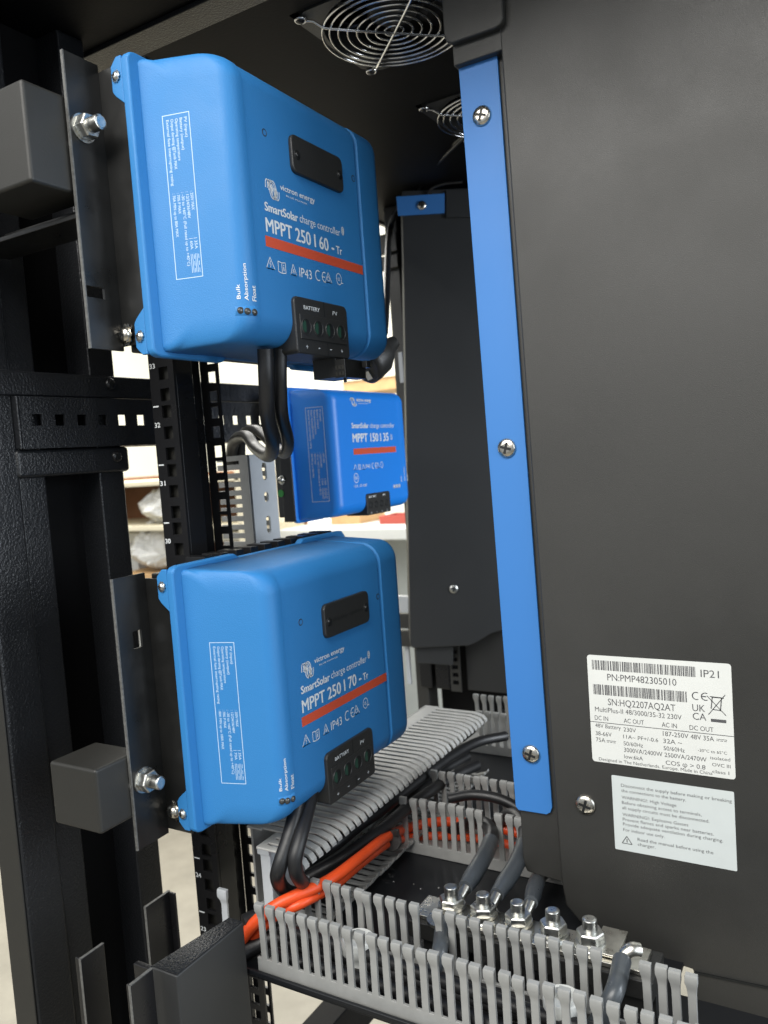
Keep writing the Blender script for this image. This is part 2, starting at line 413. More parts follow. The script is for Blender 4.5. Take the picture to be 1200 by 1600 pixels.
# numbered mounting post
PU = lambda n: 79-44.45*(33-n)
holes = []
for n in range(12, 38):
    for d in (9.5, -6.4, -22.3): holes.append((-446.5, PU(n)+d, 9.4, 9.4))
mb = MB(); holed(mb, 'y', 445, 2, -461, -436, -760, 300, [h for h in holes if -755 < h[1] < 295])
fix(mb.build('mounting_post', 'blk', R))
bx((-460, 451, -760), (-438.5, 452.5, 300), 'post_backing', 'rubber', 0)
bx((-438, 447.3, -760), (-436, 465, 300), 'post_web', 'blk', .5)
bx((-465, 468, -760), (-463.3, 503, 300), 'post_web', 'blk', .5)
h2 = [(-451.5, h[1], 9.0, 9.6) for h in holes if -755 < h[1] < 295]
mb = MB(); holed(mb, 'y', 503, 2, -463.2, -444.5, -760, 300, h2)
fix(mb.build('mounting_post', 'blk', R))
d = Decal(lambda u, v: (u, 444.8, v), (0, -1, 0))
for n in range(14, 37):
    d.text(str(n), -459.8, PU(n)-1.8, 3.6, w=5.4, bold=.03); d.rect(-459.8, PU(n)+13.5, -454.2, PU(n)+14.5)
d.build('unit_numbers', 'white', R)
# inner black channel between the posts
# rear frame
bx((-563, 1010, -EYE+30), (-543, 1040, ZT), 'rear_post', 'anth', 2)
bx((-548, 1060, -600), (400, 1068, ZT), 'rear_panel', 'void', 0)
for za, zb, mm in ((306, 280, 'anth'), (276, 258, 'anth')):
    bx((-600, 1000, zb), (-540, 1012, za), 'rear_rail', mm, 1)
p = at(634, 470, 'y', 1005); q = at(640, 640, 'y', 1005)
for a, b, mm, w in ((550, 598, 'clear', 7), (990, 1070, 'clear', 7)):
    A = at(625+(a-550)*.02, a, 'y', 1004); B = at(630+(a-550)*.03, b, 'y', 1004)
    bx((A.x-w/2, 1004, B.z), (A.x+w/2, 1008, A.z), 'foam_strip', mm, 1)
for ya, yb, mm in ((930, 955, 'duct2'), (958, 980, 'anth'), (984, 1008, 'anth')):
    A = at(640, ya, 'y', 1000); B = at(640, yb, 'y', 1000)
    bx((A.x-30, 990, B.z), (A.x+22, 1000, A.z), 'rear_rail', mm, 1)
# equipment shelf
bx((-402, 389, -343), (-104, 1050, -340), 'shelf_plate', 'tray', 0)
bx((-103.98, 389, -343), (320, 482, -340), 'shelf_plate', 'tray', 0)
bx((-402, 386.5, -340), (320, 388.9, -336.5), 'shelf_lip', 'tray', .6)
for i in range(34):   # crumbs of plastic left on the shelf belong to the shelf's own part
    pass
mb = MB(); rnd = random.Random(4)
for i in range(16):
    x = rnd.uniform(-330, -190); y = rnd.uniform(465, 560); r = rnd.choice([.35, .5, .6, 1.1])
    mb.lathe((x, y, -340), (0, 0, 1), [(0, r), (.5, r*.7)], 5, phase=rnd.uniform(0, 2))
mb.build('plastic_swarf', 'duct', R)
# lower side beam and its far end
e = at(375, 1438, 'y', 384); zb_ = e.z; n0 = at(282, 1528, 'z', zb_)
n1 = at(247, 1524, 'z', zb_); f1 = at(333, 1433, 'z', zb_)
xR = (e.x+n0.x)/2; xL = xR-22
mb = MB().prism([(xL, n0.y, zb_), (xR, n0.y, zb_), (xR, 384, zb_), (xL+10, 384, zb_)], (0, 0, -300)); 
mb.build('lower_side_beam', 'anth2', R, bevel=1.2)
MB().prism([(xL+.8, n0.y+.8, zb_+.1), (xR-.8, n0.y+.8, zb_+.1), (xR-.8, 383, zb_+.1), (xL+10.5, 383, zb_+.1)], (0, 0, .5)).build('beam_top', 'powder', R)
bx((xL-14, n0.y-1, zb_-300), (xL-.6, n0.y+3, zb_-1), 'lower_beam_flange', 'blk', .6)
# lower cross rail under the shelf
A = at(560, 1590, 'y', 560)
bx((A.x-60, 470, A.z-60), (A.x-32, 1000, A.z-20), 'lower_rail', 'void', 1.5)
mb = MB(); A = at(398, 1550, 'y', 430)
holed(mb, 'y', 430, 2, A.x-9, A.x+9, -760, -372.5, [(A.x, -376-12.5*i-8, 8, 8) for i in range(30)]); fix(mb.build('perforated_post', 'blk', R))

# --------------------------------------------------------------------------- inner right-hand dark structures
# =========================================================================== FANS
def fan(cx, cy, label):
    t = thing('cooling_fan', label, 'fan', (cx, cy, ZT-2), 'cooling fans under the rack roof')
    h = 59.5; z = ZT+25; fd = ZT-1.5
    # square housing with a round opening
    n = 48; mb = MB(); inner = []; outer = []
    for i in range(n):
        a = 2*pi*i/n; ca, sa = cos(a), sin(a); s_ = h/max(abs(ca), abs(sa)); s_ = min(s_, h*1.30)
        outer.append((cx+ca*s_, cy+sa*s_)); inner.append((cx+ca*56.5, cy+sa*56.5))
    rings = [[(x, y, z-.3) for x, y in outer], [(x, y, fd) for x, y in outer], [(x, y, fd) for x, y in inner], [(x, y, z-.3) for x, y in inner]]
    k = n; vs = [p for r in rings for p in r]; fs = []
    for j in range(3):
        for i in range(k): fs.append((j*k+i, j*k+(i+1) % k, (j+1)*k+(i+1) % k, (j+1)*k+i))
    mb.add(vs, fs); mb.build('fan_housing', 'bplast', t)
    MB().lathe((cx, cy, z-2), (0, 0, -1), [(0, 21), (14, 21), (17, 18)], 32).build('fan_hub', 'bplast', t)
    for b_ in range(7):
        mb = MB(); a0 = 2*pi*b_/7; rg = []
        for rr in (20, 32, 44, 54):
            w = .30+.10*(rr/54); tw = 7-3.5*rr/54
            pts = []
            for (da, dz) in ((-w, tw), (0, 1.5), (w, -tw)):
                pts.append((cx+rr*cos(a0+da), cy+rr*sin(a0+da), z-9+dz))
            for (da, dz) in ((w, -tw), (0, 1.5), (-w, tw)):
                pts.append((cx+rr*cos(a0+da), cy+rr*sin(a0+da), z-8+dz))
            rg.append(pts)
        mb.loft(rg); mb.build('fan_blade', 'blk', t)
    mb = MB(); zg = fd-4.5
    for i, rr in enumerate([7.5, 15, 22.5, 30, 37.5, 45, 52, 58]):
        n = 56; R1 = 1.0; rings = []
        for i2 in range(n+1):
            a = 2*pi*i2/n; c_ = Vector((cx+rr*cos(a), cy+rr*sin(a), zg)); o_ = Vector((cos(a), sin(a), 0))
            rings.append([c_+o_*R1*cos(q*pi/3)+Vector((0, 0, R1*sin(q*pi/3))) for q in range(6)])
        mb.loft(rings, False)
    for a in (45, 135):
        a = radians(a); dx, dy = cos(a), sin(a)
        mb.tube([(cx-dx*76, cy-dy*76, fd-1.2), (cx-dx*66, cy-dy*66, fd-1.5), (cx-dx*58, cy-dy*58, zg-1.5), (cx-dx*30, cy-dy*30, zg-2), (cx, cy, zg-2), (cx+dx*30, cy+dy*30, zg-2),
                 (cx+dx*58, cy+dy*58, zg-1.5), (cx+dx*66, cy+dy*66, fd-1.5), (cx+dx*76, cy+dy*76, fd-1.2)], 1.1, 8)
    for sx in (-1, 1):
        for sy in (-1, 1):
            c_ = (cx+sx*53.6, cy+sy*53.6, fd-1.2); path = [(c_[0]+4.2*cos(2*pi*i/14), c_[1]+4.2*sin(2*pi*i/14), fd-1.4) for i in range(15)]
            mb.tube(path, 1.0, 8)
    mb.build('fan_grille', 'chrome', t)
    for sx in (-1, 1):
        for sy in (-1, 1):
            pan_screw(t, (cx+sx*53.6, cy+sy*53.6, fd-1.2), (0, 0, -1), 3.2, 2.4, 'screw', 'blk', False)
fan(-311, 597, 'nearer fan with a chromed ring grille, cut off by the top edge of the photo')
fan(-311, 806, 'farther fan with a chromed ring grille, half hidden by the blue strip')

# =========================================================================== CHARGE CONTROLLERS
def controller(label, x0, x1, y0, L, z0, z1, mrim, R_=12, rim=6.5, inset=8, cr=17, draft=14, dtop=3, dbot=2, groove=True, name='charge_controller', dist=None, ear=(9, 22)):
    """x0 rim back, x1 front face, y0 near side, z0..z1 rim height"""
    t = thing(name, label, 'charge controller', ((x0+x1)/2, y0+L/2, z0), 'blue solar charge controllers')
    yb = y0+inset; H0 = z0+3; H1 = z1-3
    xs = x0+rim
    xe = x1-R_; th = math.atan2(draft, xe+R_*.0-xs)
    yc = yb+draft+R_*cos(th)-0.0
    ya_ = yc-R_*cos(th)      # where the straight drafted side ends
    xa_ = x1-R_+R_*sin(th)
    def ring(y, d, xf=None, dz=0):
        xf = (x1-d) if xf is None else xf
        f = (xf-xs)/(x1-xs); r = min(max(2.5, cr-d*.5), max(.5, (xf-xs)*.8+1)); a0 = H0+d*.0+dz+dbot*f; a1 = H1-d*.0-dz-dtop*f
        pts = [(xs-3, H0+dz)]
        for k in range(9): a = -pi/2+pi/2*k/8; pts.append((xf-r+r*cos(a), a0+r+r*sin(a)))
        for k in range(9): a = pi/2*k/8; pts.append((xf-r+r*cos(a), a1-r+r*sin(a)))
        pts.append((xs-3, H1-dz))
        return [Vector((p[0], y, p[1])) for p in pts]
    rings = []
    for k in range(15):
        f = k/14; f = f*f*.3+f*.7; rings.append(ring(yb+draft*f, 0, xs+.6+(xa_-xs-.6)*f, 3.0*(1-min(1, f*5))**2))
    for k in range(1, 10): a = th+(pi/2-th)*k/9; rings.append(ring(yc-R_*cos(a), 0, x1-R_+R_*sin(a)))
    Lb = y0+L-inset-yb; Y = lambda f: yb+f
    if groove: pr = [(yc+4, 0), (yc+5.5, .8), (Y(Lb*.805)-.3, .8), (Y(Lb*.805), .9), (Y(Lb*.805)+.35, 3.9), (Y(Lb*.805)+.6, 4.1), (Y(Lb*.805)+2.6, 4.1), (Y(Lb*.805)+2.9, 3.9), (Y(Lb*.805)+3.3, .3), (Y(Lb*.805)+3.9, 0), (Y(Lb*.805)+4.4, 0)]
    else: pr = [(yc+4, 0), (Y(Lb*.86), 0), (Y(Lb*.86)+1, .8), (Y(Lb*.86)+3, 0)]
    for y, d in pr: rings.append(ring(y, d, None, d*.5))
    Re = 12
    for k in range(9): a = pi/2*k/8; rings.append(ring(yb+Lb-Re+Re*sin(a), Re*(1-cos(a)), None, Re*(1-cos(a))*.6))
    mb = MB(); mb.loft(rings, False, True)
    mb.add(rings[0], [tuple(range(len(rings[0])-1, -1, -1))]); mb.add(rings[-1], [tuple(range(len(rings[-1])))])
    body = mb.build('housing', mrim, t)
    w = body.modifiers.new('wn', 'WEIGHTED_NORMAL'); w.keep_sharp = True
    # rim: shallow box behind the bulge, with a chamfered outline
    c_ = 5
    out = [(y0, z0+c_), (y0+c_*.5, z0+1), (y0+c_*1.3, z0), (y0+L*.30, z0), (y0+L*.32, z0+3), (y0+L*.68, z0+3), (y0+L*.70, z0), (y0+L-c_, z0), (y0+L, z0+c_),
           (y0+L, z1-c_), (y0+L-c_, z1), (y0+L*.70, z1), (y0+L*.68, z1-3), (y0+L*.32, z1-3), (y0+L*.30, z1), (y0+c_*1.3, z1), (y0+c_*.5, z1-1), (y0, z1-c_)]
    MB().prism([(x0, a, b) for a, b in out], (rim, 0, 0)).build('rim', mrim, t, bevel=1.6, seg=3)
    # fixing ears on the near side
    ew, eh = ear
    for s_, zz in ((1, z1), (-1, z0)):
        e = [(x0+.5, y0+.4, zz-s_*2), (x0-ew*.45, y0+.4, zz-s_*2), (x0-ew, y0+.4, zz-s_*7), (x0-ew, y0+.4, zz-s_*eh), (x0-ew*.75, y0+.4, zz-s_*(eh+3)), (x0+.5, y0+.4, zz-s_*(eh+9))]
        MB().prism(e, (0, 2.4, 0)).build('fixing_ear', mrim, t, bevel=.7)
        pan_screw(t, (x0-ew*.5, y0+.2, zz-s_*(eh*.62)), (-.15, -1, .1), 2.7, 2.0, 'screw', 'steel', True)
    # dark metal heat sink behind
    MB().box((x0-22, y0+8, z0+6), (x0-.5, y0+L-8, z1-6)).build('heat_sink', 'sheet', t, bevel=1)
    fm = MB(); yy = y0+40
    while yy < y0+L-14: fm.box((x0-20, yy, z1-5.9), (x0-1.5, yy+9, z1+.9)); yy += 17
    fm.build('cooling_fins', 'blk', t, bevel=.4)
    dist = dict(t=t, x1=x1, yb=yb, R=R_, y0=y0, x0=x0, z0=z0, z1=z1)
    def surf(y):
        if y >= yc: return x1-(.8 if groove and y > yc+5.5 else 0)
        if y <= ya_: return xs+(xa_-xs)*(max(y, yb)-yb)/max(1e-6, ya_-yb)
        return x1-R_+sqrt(max(0, R_*R_-(yc-y)**2))
    def side(x): return yb+draft*(x-xs)/(xa_-xs)
    def sp(px, py):
        y = yb
        for _ in range(30): q = at(px, py, 'y', y); y = side(q.x)
        return q.x, q.z
    dist['side'] = side; dist['sp'] = sp; dist['yc'] = yc
    def fp(px, py):
        q = ray(px, py); k = q.x/q.y; lo, hi = yb, yb+Lb
        for _ in range(50):
            y = (lo+hi)/2
            if surf(y)-y*k > 0: hi = y
            else: lo = y
        return y, y*q.z/q.y
    dist['surf'] = surf; dist['fp'] = fp
    return dist

def txtpx(D, C, s, a, b, h, bold=0, rot=False):
    """place text by the photo pixels of its baseline ends, h = cap height in mm"""
    y0, z0 = C['fp'](*a); y1, z1 = C['fp'](*b)
    if rot: D.text(s, y0, z0, h, w=abs(z1-z0), ang=pi/2, bold=bold)
    else: D.text(s, y0, (z0+z1)/2, h, w=y1-y0, bold=bold)

def big_face(C, model, ref, cover_text):
    """everything printed on or set in the front of a large controller.
    ref(px,py) -> (y,z) on the front, measured on the upper unit; dy,dz shift it to this one"""
    t = C['t']; surf = C['surf']
    f = lambda u, v: (surf(u)+.13, u-(.16 if u < C['yc'] else 0), v)
    D = Decal(f); P = ref
    def T(s, a, b, h, bold=0, rot=False):
        (y0, z0), (y1, z1) = P(*a), P(*b)
        if rot:
            yl = P(a[0]-6, a[1])[0]; D.text(s, y0, z0, max(.5, y0-yl), w=abs(z1-z0), ang=pi/2, bold=bold)
        else: D.text(s, y0, (z0+z1)/2, h, w=y1-y0, bold=bold)
    T('victron energy', (438, 298), (491.5, 316), 3.7, .018)
    T('BLUE POWER', (447, 307), (480, 320.5), 1.1)
    T('SmartSolar', (414, 329), (465.5, 346), 5.4, .03)
    T('charge controller', (468.5, 348), (531.5, 368), 5.3)
    T('MPPT 250 I '+model+' -', (416.3, 363), (522, 394), 8.8, .02)
    T('Tr', (525.6, 396), (534.5, 399), 5.6, .02)
    # wave emblem: nested rounded strokes
    (ya, za), (yb, zb) = P(412, 283), P(438, 314)
    w = yb-ya; h_ = 13.5; zc = (za+zb)/2+1.2
    for k in range(3):
        u = ya+w*(.07+.12*k)
        D.line([(u, zc-h_*.02), (u+w*.03, zc+h_*.28), (u+w*.10, zc+h_*.40), (u+w*.17, zc+h_*.36), (u+w*.21, zc+h_*.15), (u+w*.22, zc-h_*.1)], .7)
        v = ya+w*(.95-.12*k)
        D.line([(v, zc-h_*.02), (v-w*.03, zc-h_*.32), (v-w*.10, zc-h_*.45), (v-w*.18, zc-h_*.42), (v-w*.22, zc-h_*.2), (v-w*.23, zc+h_*.1)], .7)
    for k in range(2): D.arc(ya+w*.55, zc-h_*.03, w*(.22-.1*k), h_*(.43-.1*k), 0, 360, .7)
    # bluetooth mark
    y, z = P(535.5, 366); D.arc(y, z+2.3, 1.3, 2.8, 0, 360, .7); D.line([(y-.6, z+1.2), (y+.6, z+3.2), (y, z+4.2), (y, z+.4), (y+.6, z+1.4), (y-.6, z+3.2)], .35)
    # regulatory marks
    y, z = P(423, 420); D.tri(y, z, 8.6, 7.4, .55); D.line([(y+.5, z+5.2), (y-.8, z+3), (y+.7, z+3), (y-.3, z+.9)], .45)
    y, z = P(441, 425); D.line([(y-3.9, z+6.4), (y-3.9, z-.3), (y, z-.9), (y+3.9, z-.3), (y+3.9, z+6.4), (y, z+5.8), (y-3.9, z+6.4)], .55); D.line([(y, z-.9), (y, z+5.8)], .55)
    D.rect(y+1.5, z+.8, y+2.3, z+3.4); D.rect(y+1.5, z+4.0, y+2.3, z+4.8)
    y, z = P(459, 430); D.tri(y, z, 6.6, 7.2, .5); D.line([(y-.9, z+1.2), (y-.3, z+3.8)], .4); D.line([(y, z+1.2), (y+.4, z+4)], .4); D.line([(y+.9, z+1.2), (y+.5, z+2.8)], .4)
    T('IP43', (468, 432), (487.5, 437), 6.2)
    y, z = P(497.5, 437.5); D.arc(y, z+3, 3.1, 3.4, 55, 305, .75)
    y, z = P(507.5, 440); D.arc(y, z+3, 3.0, 3.4, 60, 300, .75); D.line([(y-2.6, z+3), (y+.4, z+3)], .65)
    y, z = P(513.5, 441.5); D.tri(y, z, 8.2, 7.0, .5); D.arc(y, z+2.5, 1.5, 1.5, 30, 400, .5)
    y, z = P(530, 445); D.arc(y, z+4, 3.4, 4.0, 0, 360, .5); D.text('UL', y-1.8, z+2.7, 2.6, w=3.4); D.rect(y+3, z+1.3, y+5.4, z+1.8)
    for s_, a, b in (('Bulk', (376, 467), (375, 444)), ('Absorption', (388.5, 469.5), (386, 412)), ('Float', (400.5, 471), (399.5, 447))):
        T(s_, a, b, 2.6, .02, True)
    D.build('front_lettering', 'white', t)
    (y0, z0), (y1, z1) = P(414, 367.5), P(566, 413); (_, z2) = P(414, 384)
    Decal(f).rect(y0, z2, y1, z0).build('orange_stripe', 'redbar', t)
    # small round plugs
    for px, py in ((413, 207), (552, 279)):
        y, z = P(px, py); MB().lathe((surf(y)-1, y, z), (1, 0, 0), [(0, 2.5), (1.0, 2.5), (1.2, 1.9), (.6, 1.7)], 20).build('hole_plug', 'bplast', t)
    # display cover
    (a0, b0), (a1, b1), (a2, b2), (a3, b3) = P(447, 209), P(530, 248), P(532, 302), P(457, 272)
    ya, yb = (a0+a3)/2-.3, (a1+a2)/2; zt, zb = (b0+b1)/2, (b2+b3)/2; r = 4.6; pts = []
    for cy, cz, q in ((yb-r, zt-r, 0), (ya+r, zt-r, 90), (ya+r, zb+r, 180), (yb-r, zb+r, 270)):
        for k in range(5): a = radians(q+k*22.5); pts.append((C['x1']-1.2, cy+r*cos(a), cz+r*sin(a)))
    cov = MB().prism(pts, (3.2, 0, 0)).build('display_cover', 'bplast', t, bevel=.9, seg=3)
    for yy, zz in ((ya+5.2, (zt+zb)/2-.6), (yb-5, (zt+zb)/2-.4)):
        MB().lathe((C['x1']+1.9, yy, zz), (1, 0, 0), [(0, 3.2), (.35, 3.2), (.4, 2.4)], 20).build('screw_socket', 'hole', cov)
        pan_screw(cov, (C['x1']+2.2, yy, zz), (1, 0, 0), 2.0, 1.0, 'screw', 'sheet', False)
    if cover_text:
        Decal(lambda u, v: (C['x1']+2.1, u, v)).text('display option', ya+10.5, (zt+zb)/2-1.5, 3.0, w=yb-ya-21).build('emboss_shade', 'hole', cov)  # flat dark letters; the shade of the embossing is in the colour
    # indicator lamps in their recessed pad
    (ya, za), (yb2, zb2) = P(366, 474), P(402, 496)
    Dp = MB(); n = 8; ringA = []
    for k in range(n+1):
        u = ya+(yb2-ya)*k/n; ringA.append([(surf(u)-.5, u, zb2+.6), (surf(u)+.35, u, zb2+1.2), (surf(u)+.35, u, za-2.2), (surf(u)-.5, u, za-1.6)])
    Dp.loft(ringA); Dp.build('indicator_pad', 'blue', t, bevel=0)
    for px, py in ((375.3, 485.0), (386.3, 486.5), (397.3, 488)):
        y, z = P(px, py); nx = Vector((1, -.6 if y < C['yc']-3 else -.1, 0)).normalized()
        p_ = Vector((surf(y)+.2, y, z))
        l = MB().lathe(p_, nx, [(0, 2.1), (.5, 2.1), (.7, 1.9), (.55, 1.6)], 20, capb=False).build('indicator_bezel', 'rubber', t)
        MB().lathe(p_, nx, [(0, 1.75), (.6, 1.7), (1.0, 1.1), (1.1, .3)], 18).build('lamp_lens', 'led', l)
    # terminal block
    (a0, b0), (a1, b1), (a2, b2), (a3, b3) = P(456, 464), P(539, 479), P(541, 556), P(462, 551)
    ya, yb = (a0+a3)/2-1, (a1+a2)/2; zt = (b0+b1)/2; zb = min(b2, b3)-.5; r = 4.5
    pts = []
    for cy, cz, q in ((yb-r, zt-r, 0), (ya+r, zt-r, 90)):
        for k in range(6): a = radians(q+k*18); pts.append((cy+r*cos(a), cz+r*sin(a)))
    pts += [(ya, zb+2), (ya+2, zb), (yb-2, zb), (yb, zb+2)]
    X = C['x1']+1.6
    tb = MB().prism([(C['x1']-30, a, b) for a, b in pts], (31.6, 0, 0)).build('terminal_block', 'bplast', t, bevel=1.0, seg=3)
    hw = (yb-ya); H = zt-zb
    MB().prism([(X-.2, ya+.07*hw, zb+.26*H), (X-.2, yb-.07*hw, zb+.26*H), (X-.2, yb-.07*hw, zb+.70*H), (X-.2, ya+.07*hw, zb+.70*H)], (.9, 0, 0)).build('raised_frame', 'bplast', tb, bevel=.5)
    for k in range(4):
        y = ya+hw*(.17+.22*k); z = zb+.48*H
        o = MB().lathe((X+.6, y, z), (1, 0, 0), [(.05, 5.6), (.5, 5.5), (.6, 5.1), (.15, 4.9)], 26, capa=False, capb=False).build('terminal_opening', 'bplast', tb)
        MB().lathe((X+.5, y, z), (1, 0, 0), [(.15, 5.0), (.28, 4.95)], 26).build('recess_shade', 'hole', o)  # dark disc painting the shade inside the opening
        MB().prism([(X+.80, y-4.3, z-1.9), (X+.80, y-1.4, z-4.2), (X+.80, y-.3, z-3), (X+.80, y-.1, z+2.8), (X+.80, y-1.4, z+4.2), (X+.80, y-4.3, z+1.9)], (.05, 0, 0)).build('green_insert', 'green', o)
    D = Decal(lambda u, v: (X+.15, u, v))
    D.text('BATTERY', ya+.16*hw, zb+.79*H, 2.6, w=hw*.29, bold=.012); D.text('PV', ya+.70*hw, zb+.79*H, 2.6, w=hw*.09, bold=.012)
    for k, s_ in enumerate('+--+'):
        u = ya+hw*(.17+.22*k); v = zb+.13*H; D.rect(u-1.1, v-.25, u+1.1, v+.25)
        if s_ == '+': D.rect(u-.25, v-1.1, u+.25, v+1.1)
    D.build('block_lettering', 'white', tb)
    D = Decal(lambda u, v: (X+.08, u, v)); D.rect(ya+hw*.53, zt-H*.28, ya+hw*.545, zt-.4); D.rect(ya+hw*.55, zb+.4, ya+hw*.565, zb+H*.24)
    D.build('groove', 'hole', tb)  # flat dark lines painting the shade of moulded grooves
    return ya, yb, zb

def spec_box(C, l, r, zt, zb, lines, amps, m='wdim', k=1.0):
    yf = lambda u: C['side'](u)-.13
    D = Decal(lambda u, v: (u, yf(u), v), (0, -1, 0)); D.frame(l, zb, r, zt, .42*k)
    n = 5; sp = (r-l)*.165; H = zt-zb
    for i, (a, b) in enumerate(lines):
        u = r-(r-l)*.20-i*sp
        D.text(a, u, zt-H*.03, 1.75*k, w=1.19*k*len(a), ang=-pi/2, bold=.01)
        D.text(b, u, zt-H*.475, 1.75*k, w=min(1.14*k*len(b), H*.50), ang=-pi/2, bold=.01)
    for i, a in enumerate(amps):
        u = r-(r-l)*.20-i*sp; D.text('| '+a, u, zt-H*.76, 1.75*k, w=6.6*k, ang=-pi/2, bold=.01)
        for j in range(3):
            uu = u-.3*k+j*1.0*k
            if j % 2 == 0 or j == 1:
                if j < 2: D.rect(uu, zb+H*.03, uu+.3*k, zb+H*.145)
                else:
                    for q in range(3): D.rect(uu, zb+H*(.03+.042*q), uu+.3*k, zb+H*(.03+.042*q+.027))
    D.build('side_lettering', m, C['t'])
def specs(vmax, amp, w_):
    return [('PV (input)', ': '+vmax+' MAX'), ('Battery (output)', ': 12/24/36/48V'), ('Operating temperature', ': -30 to +60\u00b0C (Full rated up to +40\u00b0C)'),
            ('Output derating @Tamb MAX', ': 70% P MAX'), ('External fuse interrupting rating', ': '+amp+' MIN up to '+w_+' MAX')]
UP = controller('upper large blue charge controller nearest the fans, with two looped black cables hanging below', -380, -317, 366, 212, 71, 256, 'blue')
def box_px(C, tl, tr, br_, bl):
    a, b, c, d = (C['sp'](*p) for p in (tl, tr, br_, bl)); return (a[0]+d[0])/2, (b[0]+c[0])/2, (a[1]+b[1])/2, (c[1]+d[1])/2
spec_box(UP, *box_px(UP, (256, 182), (298, 172), (315, 432), (273, 438)), specs('250V', '70A', '80A'), ('35A', '60A'))
big_face(UP, '60', UP['fp'], False)
LO = controller('lower large blue charge controller, with the words display option on its black cover', -400, -334, 384, 212, -249.5, -64.3, 'blue')
def lref(px, py):   # same mouldings and prints as the upper one
    y, z = UP['fp'](px, py); return y+LO['yc']-UP['yc']+1.5, z-320.4
spec_box(LO, *box_px(LO, (328, 1002), (368, 1005), (383, 1227), (345, 1222)), specs('250V', '80A', '100A'), ('35A', '70A'))
big_face(LO, '70', lref, True)

